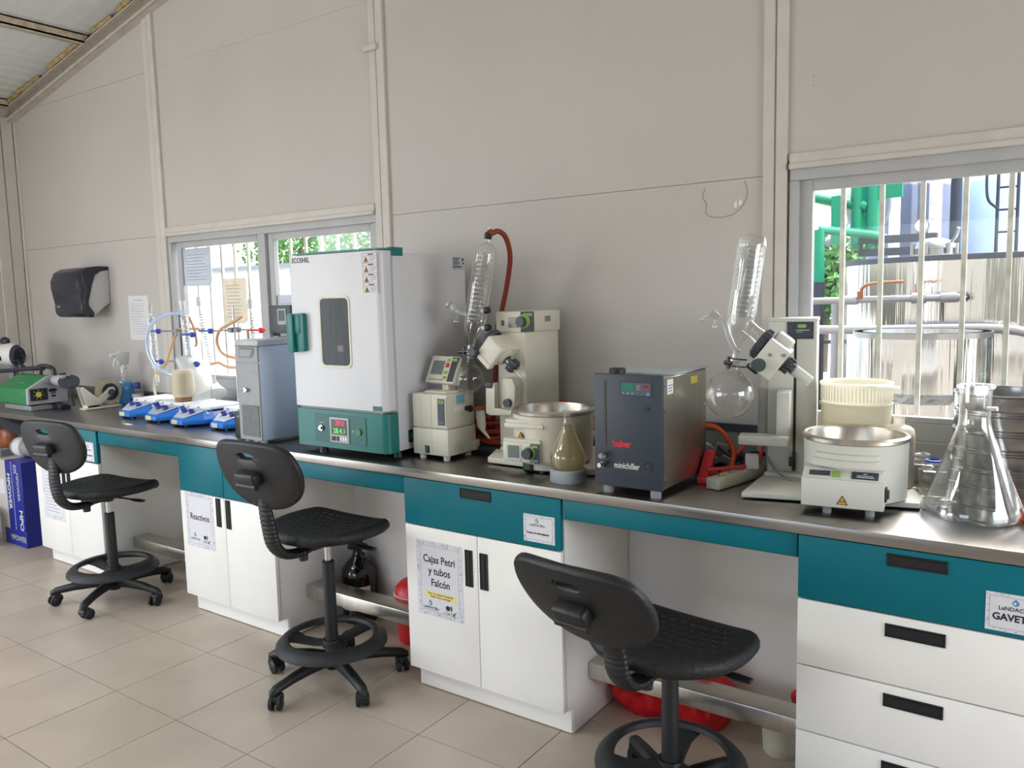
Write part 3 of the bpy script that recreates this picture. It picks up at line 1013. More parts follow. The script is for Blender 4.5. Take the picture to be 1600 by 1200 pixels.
# bowed base fascia
def bowed(x0, x1, yb, yf, r_, z0, z1, m):
    pl = [(x0, yb), (x1, yb)]
    for k in range(7):
        a = k / 6 * pi / 2
        pl.append((x1 - r_ + r_ * cos(a), yf + r_ - r_ * sin(a)))
    for k in range(7):
        a = pi / 2 + k / 6 * pi / 2
        pl.append((x0 + r_ * .5 + r_ * .5 * cos(a), yf + r_ * .5 - r_ * .5 * sin(a)))
    return m.prism(pl, z0, z1, 'z')
bowed(OX0, OX1, -.585, -.652, .030, .928, 1.088, MB()).out('base_fascia', M_OVTEAL, ov)
dr = bowed(OX0, OX1 - .002, -.592, -.654, .030, 1.100, 1.738, MB()).out('door', M_OVEN, ov)
MB().box(OX0 + .02, OX1 - .03, -.640, -.585, 1.085, 1.104).out('door_gap', M_GREYBOX, ov)
MB().box(OX1 - .012, OX1 + .0006, -.594, -.588, 1.10, 1.738).out('door_seal', M_GREYTOP, ov)
b = MB()
def rrect(x0, x1, z0, z1, r_, n=6):
    p = []
    for (cx, cz_, a0) in ((x1 - r_, z1 - r_, 0), (x0 + r_, z1 - r_, pi / 2), (x0 + r_, z0 + r_, pi), (x1 - r_, z0 + r_, 3 * pi / 2)):
        for k in range(n + 1):
            a = a0 + k / n * pi / 2
            p.append((cx + r_ * cos(a), cz_ + r_ * sin(a)))
    return p
MB().prism(rrect(1.957, 2.141, 1.268, 1.566, .026), -.6575, -.650, 'y').out('window_frame', M_IKA, dr)
MB().prism(rrect(1.970, 2.132, 1.280, 1.556, .020), -.6590, -.650, 'y').out('window_glass', M_DARKGLASS, dr)
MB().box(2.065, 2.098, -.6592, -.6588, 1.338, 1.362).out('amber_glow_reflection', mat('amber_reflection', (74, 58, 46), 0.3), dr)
# handle: teal grip and its keeper
hb = MB()
hb.prism(rrect(1.832, 1.878, 1.335, 1.496, .010), -.676, -.652, 'y', .003)
hb.prism(rrect(1.790, 1.826, 1.330, 1.494, .010), -.690, -.640, 'y', .003)
hb.box(1.80, 1.86, -.680, -.660, 1.41, 1.49, .004)
hb.out('door_handle', M_OVTEAL, ov)
text('lettering', 'ECOSHEL', .029, (1.858, -.6545, 1.717), M_INK, dr, sx=.90, bold=.0003)
# warning labels column
for k in range(4):
    z1 = 1.730 - k * .0395
    lb = MB().box(2.224, 2.305, -.6548, -.6538, z1 - .0385, z1).out('warning_label', M_PAPER, dr)
    MB().box(2.224, 2.305, -.6551, -.6547, z1 - .0008, z1).box(2.224, 2.305, -.6551, -.6547, z1 - .0118, z1 - .011).box(2.224, 2.2248, -.6551, -.6547, z1 - .0385, z1).box(2.3042, 2.305, -.6551, -.6547, z1 - .0385, z1).box(2.255, 2.285, -.6551, -.6547, z1 - .008, z1 - .004).out('label_lines', M_INK, lb)
    MB().prism([(2.230, z1 - .036), (2.258, z1 - .036), (2.244, z1 - .013)], -.6552, -.6547, 'y').out('warning_triangle', mat('warning_amber', (150, 118, 50), 0.7), lb)
    MB().prism([(2.243, z1 - .033), (2.245, z1 - .033), (2.2455, z1 - .020), (2.2425, z1 - .020)], -.6555, -.6551, 'y').out('exclamation', M_INK, lb)
    MB().box(2.264, 2.300, -.6551, -.6547, z1 - .017, z1 - .0155).box(2.264, 2.300, -.6551, -.6547, z1 - .022, z1 - .0205).box(2.264, 2.296, -.6551, -.6547, z1 - .027, z1 - .0255).box(2.264, 2.286, -.6551, -.6547, z1 - .032, z1 - .0305).out('label_text', M_INKG, lb)
MB().box(2.249, 2.298, -.6560, -.6535, 1.102, 1.121, .001, 1).out('badge', M_OVTEAL2, dr)
# top trim: bowed teal cap
tp = [(1.835 - .03, -.56)]
for k in range(9):
    a = k / 8
    tp.append((1.800 + a * .50, -.648 - .006 * sin(pi * a)))
tp += [(2.322, -.60), (2.322, -.525), (1.80, -.525)]
MB().prism(tp[1:], 1.7405, 1.748, 'z').box(2.298, 2.3235, -.592, -.525, 1.718, 1.7525, .002, 1).out('top_cap', M_OVTEAL, ov)
# control panel
cp = MB().prism(rrect(1.898, 2.203, .950, 1.070, .006), -.6545, -.648, 'y').out('control_panel', M_OVTEAL2, ov)
MB().prism(rrect(1.994, 2.106, .955, 1.060, .004), -.6585, -.650, 'y', .001).out('display_bezel', M_GREYTOP, cp)
MB().box(2.003, 2.097, -.6592, -.6580, .989, 1.053).out('display_glass', mat('display_dark', (52, 36, 36), 0.2), cp)
M_LEDR = mat('led_red', (230, 40, 60), 0.5, emit=(255, 50, 70), estr=1.2)
M_LEDG = mat('led_green', (70, 220, 90), 0.5, emit=(90, 240, 110), estr=0.9)
text('digits', '39.0', .030, (2.056, -.6596, 1.037), M_LEDR, cp)
text('digits', '28.4.1', .030, (2.052, -.6596, 1.004), M_LEDG, cp)
MB().box(2.003, 2.028, -.6594, -.6582, .962, .981).box(2.034, 2.050, -.6594, -.6582, .962, .981).out('dark_key', M_BLACK, cp)
b = MB()
for k in range(3):
    b.box(2.053 + k * .015, 2.065 + k * .015, -.6598, -.6582, .963, .980, .001, 1)
split_out(b, 'key', M_PLAST, cp)
MB().box(2.006, 2.014, -.6600, -.6590, .972, .979).out('red_led', M_RED, cp)
MB().cyl((1.940, -.650, 1.010), (1.940, -.660, 1.010), .013, n=18).cyl((1.940, -.660, 1.010), (1.940, -.668, 1.010), .008, n=16).out('key_switch', M_CHROME, cp)
MB().cyl((2.163, -.650, 1.008), (2.163, -.661, 1.008), .014, n=18).out('green_button', mat('green_button', (0, 110, 60), 0.3, emit=(0, 150, 80), estr=0.15), cp)
MB().box(2.123, 2.139, -.6556, -.6545, 1.006, 1.010).box(2.129, 2.133, -.6556, -.6545, 1.000, 1.016).out('cross_mark', M_GREYTOP, cp)
marks(cp, 1, 1.925, 1.955, 1.030, 1.036, -.6537, M_GREYTOP, .003)
# side: rating plate and rocker switch
sp = MB().box(2.3198, 2.3208, -.211, -.124, 1.668, 1.723).out('rating_plate', M_GREYTOP, ov)
b = MB()
for k in range(5):
    b.box(2.3207, 2.3212, -.205, -.160 - .006 * (k % 3), 1.717 - k * .0065, 1.720 - k * .0065)
for k in range(12):
    b.box(2.3207, 2.3212, -.205 + k * .0047, -.2028 + k * .0047 + .0012 * (k % 2), 1.676, 1.685)
b.box(2.3207, 2.3212, -.143, -.133, 1.706, 1.718).box(2.3207, 2.3212, -.140, -.132, 1.692, 1.700)
b.out('plate_print', M_INK, sp, kind='stuff')
MB().box(2.318, 2.326, -.530, -.505, .958, 1.010, .002, 1).out('rocker_switch', M_BLACK, ov)
MB().box(2.325, 2.328, -.524, -.511, .972, .996, .001, 1).out('rocker_key', mat('green_rocker', (0, 130, 80), 0.3), ov)

# ================================================================== TALL GREY CHILLER + BOX ON IT
gc = root('grey_chiller', (1.49, -.42, Z0), 0, 'tall grey cabinet chiller with vent grille left of the oven', 'chiller')
GX0, GX1, GF = 1.385, 1.545, -.655
MB().box(GX0, GX1, GF + .002, -.28, .918, 1.3495, .004, 2).out('side_shell', M_GREYSIDE, gc)
MB().box(GX0 + .001, GX1 - .002, GF - .004, GF + .012, .918, 1.272, .002, 1).out('front_panel', M_GREYBOX, gc)
MB().box(GX0 - .002, GX1 + .002, GF - .004, -.279, 1.350, 1.378, .005, 2).out('top_lid', M_GREYTOP, gc)
MB().box(GX0 + .0005, GX1 - .002, GF - .004, GF + .012, 1.276, 1.349, .002, 1).out('upper_panel', M_GREYBOX, gc)
hr = MB().prism([(1.412, 1.345), (1.520, 1.345), (1.520, 1.322), (1.500, 1.298), (1.408, 1.298)], GF - .0055, GF - .003, 'y').out('recess_shade_plate', mat('recess_shade', (104, 106, 110), 0.5), gc)  # flat plate, its darker grey stands for shade in the recess
MB().prism([(1.418, 1.334), (1.505, 1.334), (1.492, 1.303), (1.414, 1.303)], GF - .0062, GF - .005, 'y').out('recess_floor', M_GREYBOX, hr)
v = MB().box(1.412, 1.532, GF - .0055, GF - .003, .935, 1.080).out('vent', M_VENT, gc)
b = MB()
for k in range(19):
    b.box(1.412, 1.532, GF - .0075, GF - .0035, .936 + k * .0077, .9395 + k * .0077)
for k in range(9):
    b.box(1.412 + k * .01475, 1.4138 + k * .01475, GF - .0075, GF - .0035, .935, 1.080)
b.out('grille_bars', M_GREYBOX, v, kind='stuff')
MB().cyl((1.450, GF - .003, 1.150), (1.450, GF - .016, 1.150), .010, n=16).box(1.436, 1.470, GF - .020, GF - .012, 1.145, 1.155, .002).out('latch', M_CHROME, gc)
marks(gc, 1, 1.49, 1.535, 1.226, 1.236, GF - .0032, M_INKG, .004)
b = MB()
for (x, y) in ((1.41, -.63), (1.52, -.63), (1.41, -.31), (1.52, -.31)):
    b.lathe([(0, 0), (.014, 0), (.016, .018), (0, .018)], (x, y, Z0), 12)
split_out(b, 'foot', M_ALU, gc)
db = root('dark_instrument', (1.38, -.40, 1.378), 0, 'small dark box instrument standing on top of the grey chiller', 'instrument')
MB().box(1.312, 1.470, -.40, -.30, 1.394, 1.530, .004, 2).out('body', M_SLATE, db)
MB().box(1.375, 1.44, -.403, -.399, 1.435, 1.515, .002, 1).out('screen', M_LCD, db)
MB().box(1.385, 1.430, -.4035, -.4020, 1.455, 1.505).out('screen_glass', M_SLATE, db)
MB().box(1.400, 1.475, -.410, -.30, 1.378, 1.396, .003, 1).out('base', M_GREYBOX, db)
MB().sphere((1.335, -.39, 1.392), .014, .014, .012).tube([(1.335, -.39, 1.388), (1.38, -.395, 1.386), (1.42, -.39, 1.386)], .007, 8).out('knob', M_BLACK, db)
ps = root('power_adapter', (1.24, -.52, Z0), 0, 'upright black adapter between the stirrers and the grey chiller', 'adapter')
MB().box(1.215, 1.265, -.565, -.50, .90, 1.022, .004, 2).out('case', M_BLACK, ps)
MB().cyl((1.245, -.566, 1.0), (1.245, -.5635, 1.0), .005, n=10).out('socket', M_GREYTOP, ps)
MB().tube([(1.24, -.53, 1.015), (1.18, -.36, 1.02), (1.10, -.22, 1.10), (1.12, -.06, 1.20)], .005, 8).out('cable', M_BLACK, ps)

# ================================================================== VACUUM CONTROLLER / PUMP
vp = root('vacuum_pump', (2.44, -.44, Z0), 0, 'small cream vacuum pump with tilted display between oven and left evaporator', 'pump')
VX0, VX1, VF, VB = 2.352, 2.535, -.535, -.358
MB().box(VX0, VX1, VF, VB, 1.028, 1.166, .006, 2).out('upper_casing', M_IKA, vp)
MB().box(VX0 - .001, VX1 + .001, VF - .001, VB + .004, .918, 1.0265, .005, 2).out('lower_casing', M_IKA, vp)
MB().box(VX1 - .02, VX1 + .004, VB - .02, VB + .028, .918, .958, .004, 2).out('rear_corner', M_IKA, vp)
b = MB()
for k in range(12):
    y = VF + .030 + k * .0105
    b.box(VX1 + .0005, VX1 + .0025, y, y + .005, .925, .955)
b.box(VX0 - .0008, VX1 + .002, VF - .0018, VF, .972, .9735).box(VX1, VX1 + .0018, VF, VB, .972, .9735)
b.out('vent_ribs', M_IKA2, vp, kind='stuff')
b = MB()
for x in (2.398, 2.452):
    b.box(x, x + .001, VF - .0022, VF, .92, 1.16)
b.out('casing_lines', M_IKA2, vp)
pb = MB().box(2.484, 2.531, VF - .0035, VF, 1.039, 1.155, .001, 1).out('badge_frame', M_IKA2, vp)
MB().box(2.489, 2.526, VF - .0050, VF - .003, 1.044, 1.150, .001, 1).out('badge', M_SLATE, vp)
MB().prism(rrect(2.494, 2.521, 1.132, 1.145, .004), VF - .0058, VF - .0048, 'y').out('logo_oval', M_LIME, vp)
text('lettering', 'IKA', .0095, (2.5075, VF - .0060, 1.1385), M_SLATE, vp, bold=.0003)
marks(vp, 1, 2.493, 2.520, 1.052, 1.058, VF - .0042, M_GREYTOP, .002)
MB().box(2.415, 2.438, VF - .004, VF, .926, .956, .001, 1).out('switch_frame', M_BLACK, vp)
MB().box(2.419, 2.434, VF - .007, VF - .003, .930, .952, .001, 1).out('rocker', M_OVTEAL2, vp)
b = MB()
for (x, y) in ((2.385, VF + .02), (2.51, VF + .02), (2.385, VB - .02), (2.51, VB - .02)):
    b.lathe([(0, 0), (.013, 0), (.014, .02), (0, .02)], (x, y, Z0), 14)
split_out(b, 'foot', M_IKA2, vp)
MB().prism([(2.39, -.50), (2.50, -.50), (2.525, -.44), (2.50, -.38), (2.40, -.38), (2.37, -.44)], 1.166, 1.174, 'z', .003).out('top_dish', M_IKA, vp)
MB().box(2.44, 2.475, -.45, -.40, 1.165, 1.20, .004).out('display_neck', M_IKA, vp)
# tilted display
Rt = Matrix.Translation((2.445, -.450, 1.258)) @ Matrix.Rotation(rad(-8), 4, 'Z') @ Matrix.Rotation(rad(-24), 4, 'X')
w, h = .083, .058
du = MB().prism([(-w, -h), (w, -h), (w * .96, h), (-w * .96, h)], 0, .022, 'y', .004).prism([(-w * .8, -h * .9), (w * .9, -h * .9), (w * .8, h * .5), (-w * .7, h * .5)], .018, .05, 'y', .006).xf(Rt).out('display_unit', M_IKA, vp)
MB().prism(rrect(-.066, .012, -.028, .040, .004), -.0015, .004, 'y').xf(Rt).out('screen_frame', M_IKA2, du)
MB().box(-.062, .008, -.0022, .002, -.023, .036).xf(Rt).out('screen', M_LCD, du)
MB().box(.046, .080, -.0015, .004, -.050, .053).xf(Rt).out('dark_panel', M_SLATE, du)
MB().prism(rrect(.050, .076, .036, .048, .004), -.0024, -.001, 'y').xf(Rt).out('logo_oval', M_LIME, du)
for (z, m_) in ((.040, M_LIME), (.018, M_RED), (-.012, M_LIME), (-.034, M_LIME)):
    hh = .009 if m_ is M_RED else .006
    MB().box(.020, .036, -.005, .002, z - hh, z + hh, .001, 1).xf(Rt).out('red_key' if m_ is M_RED else 'green_key', m_, du)
b = MB()
for k in range(4):
    b.box(-.064 + k * .022, -.046 + k * .022, -.0008, .002, -.046, -.043)
b.xf(Rt).out('key_slits', M_INK, du)
bl = MB().box(VX1 + .001, VX1 + .003, -.475, -.425, 1.125, 1.160, .0005, 1).out('blue_sticker', mat('blue_sticker', (120, 180, 206), 0.4), vp)
MB().box(VX1 + .001, VX1 + .004, -.50, -.42, 1.092, 1.116, .001, 1).out('clear_tape', M_PLAST, vp)
MB().cyl((VX1, -.42, 1.10), (VX1 + .035, -.42, 1.10), .010, n=12).cyl((VX1 + .02, -.42, 1.10), (VX1 + .03, -.42, 1.10), .014, n=12).out('hose_barb', M_BLACK, vp)
MB().loft([(Vector((VX1 + .03, -.36, 1.085)), (.012, .022)), (Vector((VX1 + .035, -.36, 1.02)), (.012, .022)), (Vector((VX1 + .045, -.36, 1.0)), (.008, .008)), (Vector((VX1 + .075, -.36, .972)), (.004, .004))], 12).out('exhaust_nozzle', M_IKA, vp)


# ================================================================== ROTARY EVAPORATORS
def coil(c0, c1, r, turns, wire, n=7, per=14):
    c0, c1 = Vector(c0), Vector(c1)
    t = (c1 - c0).normalized()
    u = t.cross(Vector((0, 1, 0))).normalized(); v = t.cross(u)
    P = [c0 + (c1 - c0) * (k / (turns * per)) + (u * cos(2 * pi * k / per) + v * sin(2 * pi * k / per)) * r for k in range(turns * per + 1)]
    return MB().tube(P, wire, n, 0)


def along(a, b, t):
    return Vector(a) + (Vector(b) - Vector(a)) * t


# ---- left evaporator (square to the wall)
rv = root('rotary_evaporator', (2.78, -.30, Z0), 0, 'left rotary evaporator with screen on its head and brown hose on top', 'evaporator')
MB().prism([(2.700, -.497), (3.16, -.497), (3.22, -.42), (3.22, -.10), (2.56, -.10), (2.56, -.18), (2.63, -.34)], .906, .928, 'z', .004).prism([(2.66, -.36), (2.83, -.36), (2.83, -.10), (2.60, -.10), (2.60, -.16)], .926, .944, 'z', .006).out('base_plate', M_IKA, rv)
b = MB()
for (x, y) in ((2.74, -.47), (3.12, -.46), (2.62, -.14), (3.16, -.14)):
    b.cyl((x, y, .90), (x, y, .908), .014, n=10)
split_out(b, 'foot', M_BLACK, rv)
MB().box(2.640, 2.776, -.330, -.082, .94, 1.405, .006, 2).out('tower', M_IKA, rv)
hd = MB().prism([(2.636, -.334), (2.757, -.334), (2.784, -.275), (2.784, -.080), (2.636, -.080)], 1.404, 1.487, 'z', .004).out('control_head', M_IKA, rv)
# panel parts on the head
MB().box(2.699, 2.744, -.3365, -.333, 1.424, 1.463, .001, 1).out('screen', M_LCD, hd)
MB().box(2.664, 2.678, -.3375, -.333, 1.430, 1.452, .001, 1).out('rocker', M_OVTEAL2, hd)
ang = math.atan2(.275 - .334 + 0.0, 0) if False else math.atan2(-.275 + .334, 2.784 - 2.757)
Rc = Matrix.Translation((2.7705, -.3045, 1.4455)) @ Matrix.Rotation(ang, 4, 'Z')
MB().box(-.031, .031, -.002, .002, -.040, .040, .001, 1).xf(Rc).out('dark_fascia', M_SLATE, hd)
MB().prism(rrect(-.022, .022, .022, .034, .005), -.003, -.0015, 'y').xf(Rc).out('logo_oval', M_LIME, hd)
MB().cyl((2.768, -.322, 1.447), (2.767, -.338, 1.447), .027, n=24).out('knob_ring', M_LIME, hd)
MB().cyl((2.767, -.336, 1.446), (2.766, -.354, 1.446), .0225, .020, n=24).out('knob', M_SLATE, hd)
sk = MB().box(2.7838, 2.7848, -.20, -.155, 1.44, 1.466).out('serial_sticker', M_GREYTOP, hd)
b = MB()
for k in range(4):
    b.box(2.7846, 2.7851, -.197, -.158, 1.444 + k * .0052, 1.4465 + k * .0052)
b.out('sticker_print', M_INK, sk)
# lower front block, knob and lift handle
MB().prism([(2.690, 1.075), (2.752, 1.075), (2.760, 1.195), (2.745, 1.226), (2.700, 1.226), (2.690, 1.19)], -.385, -.325, 'y', .005).out('lift_block', M_IKA, rv)
MB().cyl((2.727, -.383, 1.128), (2.727, -.402, 1.128), .017, n=20).out('lock_knob', M_SLATE, rv)
MB().prism([(2.632, 1.085), (2.652, 1.076), (2.755, 1.085), (2.760, 1.108), (2.672, 1.103), (2.674, 1.19), (2.682, 1.208), (2.635, 1.208)], -.412, -.384, 'y', .005).out('lift_handle', M_IKA, rv)
MB().prism([(2.630, 1.186), (2.668, 1.186), (2.674, 1.210), (2.634, 1.212)], -.418, -.381, 'y', .006).out('handle_grip', M_SLATE, rv)
# drive unit: tilted block with vapour duct
A45 = Matrix.Translation((2.690, -.395, 1.338)) @ Matrix.Rotation(rad(42), 4, 'Y')
dv = MB().box(-.044, .044, -.058, .075, -.044, .044, .010, 3).xf(A45).out('drive_unit', M_IKA, rv)
MB().box(-.030, .044, -.062, -.030, -.062, -.040, .006).xf(A45).out('drive_foot', M_IKA, dv)
MB().cyl((-.050, -.052, -.050), (-.050, -.082, -.050), .0165, n=20).cyl((-.050, -.03, -.05), (-.03, -.03, -.035), .012).xf(A45).out('tilt_knob', M_SLATE, rv)
MB().lathe([(.036, .042), (.034, .050), (.026, .054), (.020, .056), (.020, .050)], (0, .0, 0), 24, axis=(1, 0, 0)).xf(A45).out('duct_collar', M_IKA, rv)
sp_ = MB()
for k in range(4):
    sp_.lathe([(.0135, 0), (.016, .0015), (.0135, .003)], (.058 + k * .005, 0, 0), 18, axis=(1, 0, 0))
sp_.cyl((.05, 0, 0), (.085, 0, 0), .012, n=16).xf(A45).out('spring', M_CHROME, rv)
m = MB().lathe([(.015, 0), (.027, .002), (.028, .022), (.022, .030), (.012, .030)], (.078, 0, 0), 24, axis=(1, 0, 0))
for k in range(8):
    a = k * pi / 4
    m.box(.080, .100, .026 * cos(a) - .004, .026 * cos(a) + .004, .026 * sin(a) - .004, .026 * sin(a) + .004, .001, 1)
m.xf(A45).out('clamp_nut', M_SLATE, rv)
MB().lathe([(.0165, 0), (.0150, .045), (.0140, .052), (.0125, .050), (.0135, .005)], (.105, 0, 0), 20, axis=(1, 0, 0)).xf(A45).out('vapour_duct', G_LAB, rv)
MB().lathe([(.046, 0), (.050, .004), (.050, .016), (.040, .026), (.026, .028)], (-.046, .01, 0), 28, axis=(-1, 0, 0)).xf(A45).out('flange_nut', M_SLATE, rv)

# condenser of the left evaporator
CB, CT = (2.583, -.400, 1.452), (2.650, -.400, 1.742)
ax = (Vector(CT) - Vector(CB)).normalized()
Lc = (Vector(CT) - Vector(CB)).length
cnd = MB().lathe([(.012, -.130), (.014, -.098), (.018, -.075), (.042, -.030), (.0445, 0), (.0445, Lc * .9), (.040, Lc * .97), (.026, Lc + .010), (.010, Lc + .018), (.009, Lc + .030)], CB, 32, axis=ax).out('condenser', G_LAB, rv)
coil(along(CB, CT, .02), along(CB, CT, .93), .029, 15, .0042).out('cooling_coil', G_COIL, cnd)
coil(along(CB, CT, .02), along(CB, CT, .90), .015, 17, .0036, 6, 10).out('cooling_coil', G_COIL, cnd)
MB().lathe([(.0415, 0), (.0415, .003)], along(CB, CT, .0), 28, axis=ax).tube([along(CB, CT, .96), along(CB, CT, .5) + Vector((.004, 0, 0)), along(CB, CT, .0)], .004, 8).out('inner_wall', G_COIL, cnd)
topc = Vector(CT) + ax * .030
MB().lathe([(.0135, 0), (.0150, .003), (.0150, .022), (.011, .026), (0, .026)], topc, 18, axis=ax).out('black_screw_cap', M_BLACK, rv)
MB().loft([(topc + ax * .026, .006), (topc + ax * .045 + Vector((.004, 0, 0)), .005)], 10).out('glass_tip', M_PLAST, rv)
# side stopcock to the left
q = along(CB, CT, .08)
MB().tube([q + Vector((-.03, -.01, 0)), q + Vector((-.065, -.02, .010)), q + Vector((-.095, -.025, .028))], .010, 10).lathe([(.008, -.02), (.014, -.016), (.014, .0), (.010, .012), (.017, .016), (.017, .022), (0, .022)], q + Vector((-.10, -.025, .032)), 14, axis=(-.7, 0, .5)).tube([q + Vector((-.075, -.02, .006)), q + Vector((-.085, -.02, -.022))], .006, 8).lathe([(.0, 0), (.012, 0), (.012, .004), (0, .004)], q + Vector((-.087, -.02, -.026)), 12).out('stopcock', G_COIL, rv)
for kk, (dx, dz) in enumerate(((.058, .018), (.060, -.050))):
    p = q + Vector((dx, -.01, dz))
    MB().cyl(p + Vector((-.022, 0, 0)), p + Vector((.012, 0, 0)), .009, n=12).out('port', M_PLAST, rv)
    MB().cyl(p + Vector((-.004, 0, 0)), p + Vector((.014, 0, .002)), .0135, n=16).out('black_screw_cap', M_BLACK, rv)
# bent link to the drive
MB().loft([(Vector(CB) - ax * .050 + Vector((.02, 0, 0)), .020), (Vector((2.610, -.390, 1.395)), .020), (Vector((2.640, -.386, 1.375)), .020)], 18, False).out('vapour_link', G_LAB, rv)
# receiving flask with clip
fb = Vector((2.546, -.400, 1.218))
nk = Vector(CB) - ax * .130
FD = (nk - fb).normalized()
fr = .063
prof = [(0, -fr)] + [(fr * sin(a), -fr * cos(a)) for a in [pi * k / 18 for k in range(1, 16)]] + [(.019, .064), (.0155, .078), (.0150, (nk - fb).length + .014)]
MB().lathe(prof, fb, 36, axis=FD).out('receiving_flask', G_LAB, rv)
MB().lathe([(.0135, -.02), (.0145, .0), (.020, .003), (.020, .008), (.0145, .011), (.013, .03)], nk, 20, axis=FD).out('ground_joint', G_COIL, rv)
m = MB()
for dz in (-.010, .012):
    c_ = nk + FD * dz
    m.tube([c_ + Vector((-.028, -.004, .006)), c_ + Vector((-.010, -.022, .002)), c_ + Vector((.010, -.022, -.001)), c_ + Vector((.045, -.006, -.006))], .0028, 6)
m.cyl(nk + Vector((-.026, -.006, -.012)), nk + Vector((-.026, -.006, .022)), .006, n=10).cyl(nk + Vector((-.046, -.006, .002)), nk + Vector((-.016, -.006, .004)), .0075, n=10).sphere(nk + Vector((-.048, -.006, .002)), .009)
m.out('joint_clip', mat('clip_steel', (96, 96, 98), 0.25, 0.9), rv)
# brown hose from the top, down behind
MB().tube([topc + ax * .036, (2.672, -.395, 1.792), (2.685, -.37, 1.801), (2.693, -.33, 1.778), (2.684, -.29, 1.707), (2.647, -.26, 1.607), (2.597, -.235, 1.49), (2.568, -.23, 1.42), (2.557, -.23, 1.29), (2.547, -.23, 1.18), (2.536, -.23, 1.07), (2.523, -.23, .958), (2.50, -.20, .925)], .0105, 12).out('cooling_hose', M_REDHOSE, rv)

# ---- right evaporator, turned a little
AN = Vector((3.77, -.22, 0)); RZ = rad(12)
rw = root('rotary_evaporator', (3.77, -.22, Z0), RZ, 'right rotary evaporator with plain black badge beside the minichiller', 'evaporator')


def L(m, name, material, parent=None, **k):
    """mesh given in the evaporator's own frame (origin on the floor below the tower front)"""
    if parent is None or parent == rw:
        m.xf(Matrix.Translation((0, 0, -Z0)))
        return m.out(name, material, rw, local=True, **k)
    m.xf(Matrix.Translation((0, 0, -Z0)))
    return m.out(name, material, parent, local=True, **k)


L(MB().prism([(-.116, -.300), (.385, -.283), (.398, -.20), (.36, .02), (.2, .09), (-.06, .09), (-.075, 0.0)], .906, .922, 'z', .003).prism([(-.075, -.05), (.10, -.05), (.16, .0), (.10, .09), (-.06, .09)], .92, .934, 'z', .005), 'base_plate', M_IKA2)
b = MB()
for (x, y) in ((-.09, -.27), (.35, -.25), (-.05, .06), (.25, .05)):
    b.cyl((x, y, .90), (x, y, .908), .014, n=10)
split_out(b.xf(Matrix.Translation((0, 0, -Z0))), 'foot', M_BLACK, rw, True)
L(MB().box(-.069, .014, 0, .15, .92, 1.446, .004, 2).box(.022, .086, .0, .15, .92, 1.446, .004, 2).box(.010, .026, .012, .15, .92, 1.446), 'tower', M_IKA2)
L(MB().box(-.070, .088, -.002, .152, 1.440, 1.452, .003, 2), 'tower_cap', M_IKA2)
L(MB().box(.0135, .0225, .004, .014, .93, 1.44), 'lift_slot', M_BLACK)
L(MB().box(-.008, .008, -.003, .002, 1.383, 1.440).box(.010, .075, -.003, .002, 1.383, 1.440), 'dark_fascia', M_SLATE)
L(MB().prism(rrect(.024, .052, 1.420, 1.432, .005), -.0042, -.0028, 'y').prism(rrect(.028, .048, 1.4235, 1.4285, .0025), -.0048, -.0038, 'y'), 'logo_oval', M_LIME)
L(MB().box(.020, .062, -.0036, -.002, 1.411, 1.414).box(.020, .040, -.0036, -.002, 1.405, 1.407), 'badge_text', M_GREYTOP, kind='stuff')
# lift handle (L-shaped)
L(MB().box(-.030, .012, -.125, -.004, 1.050, 1.218, .005, 2).box(-.145, .010, -.165, -.10, 1.046, 1.078, .006, 2), 'lift_handle', M_IKA2)
L(MB().box(.014, .024, -.02, .0, .94, 1.00, .002, 1).box(.004, .022, -.028, -.008, .955, .985, .003), 'cable_clip', M_BLACK)
# drive
A2 = Matrix.Translation((-.012, -.175, 1.348)) @ Matrix.Rotation(rad(37), 4, 'Y')
d2 = L(MB().box(-.052, .024, -.056, .085, -.085, .024, .004, 2).xf(A2), 'drive_unit', M_IKA2)
L(MB().box(-.05, .012, .012, .10, .015, .050, .010, 3).xf(A2), 'motor_hump', M_IKA2)
m = MB().lathe([(.044, 0), (.050, .003), (.050, .020), (.042, .027), (.022, .028)], (-.054, .004, -.012), 28, axis=(-1, 0, 0))
for k in range(20):
    a = k * pi / 10
    m.cyl((-.056, .004 + .0495 * cos(a), -.012 + .0495 * sin(a)), (-.074, .004 + .0495 * cos(a), -.012 + .0495 * sin(a)), .004, n=6)
L(m.xf(A2), 'flange_nut', M_SLATE)
L(MB().cyl((-.030, -.055, -.064), (-.030, -.059, -.064), .0215, n=24).xf(A2), 'knob_ring', M_GREEN)
L(MB().cyl((-.032, -.057, -.064), (-.034, -.084, -.064), .0195, .018, n=24).xf(A2), 'tilt_knob', M_SLATE)
L(MB().cyl((.012, -.056, .006), (.012, -.0585, .006), .006, n=14).xf(A2), 'screw', M_GREYBOX)
L(MB().cyl((-.022, -.056, -.018), (-.022, -.0585, -.018), .006, n=14).xf(A2), 'screw', M_GREYBOX)
L(MB().box(-.060, -.018, -.03, .02, -.098, -.084, .004).xf(A2), 'release_lever', M_BLACK)
m = MB().lathe([(.030, .022), (.030, .030), (.024, .032), (.024, .042)], (0, 0, -.018), 22, axis=(1, 0, 0))
for k in range(10):
    a = k * pi / 5
    m.box(.032, .050, .024 * cos(a) - .004, .024 * cos(a) + .004, -.018 + .024 * sin(a) - .004, -.018 + .024 * sin(a) + .004, .001, 1)
L(m.xf(A2), 'clamp_nut', M_SLATE)
m = MB()
for k in range(5):
    m.lathe([(.016, 0), (.021, .0015), (.016, .003)], (.048 + k * .0032, 0, -.018), 18, axis=(1, 0, 0))
L(m.xf(A2), 'spring', M_CHROME)
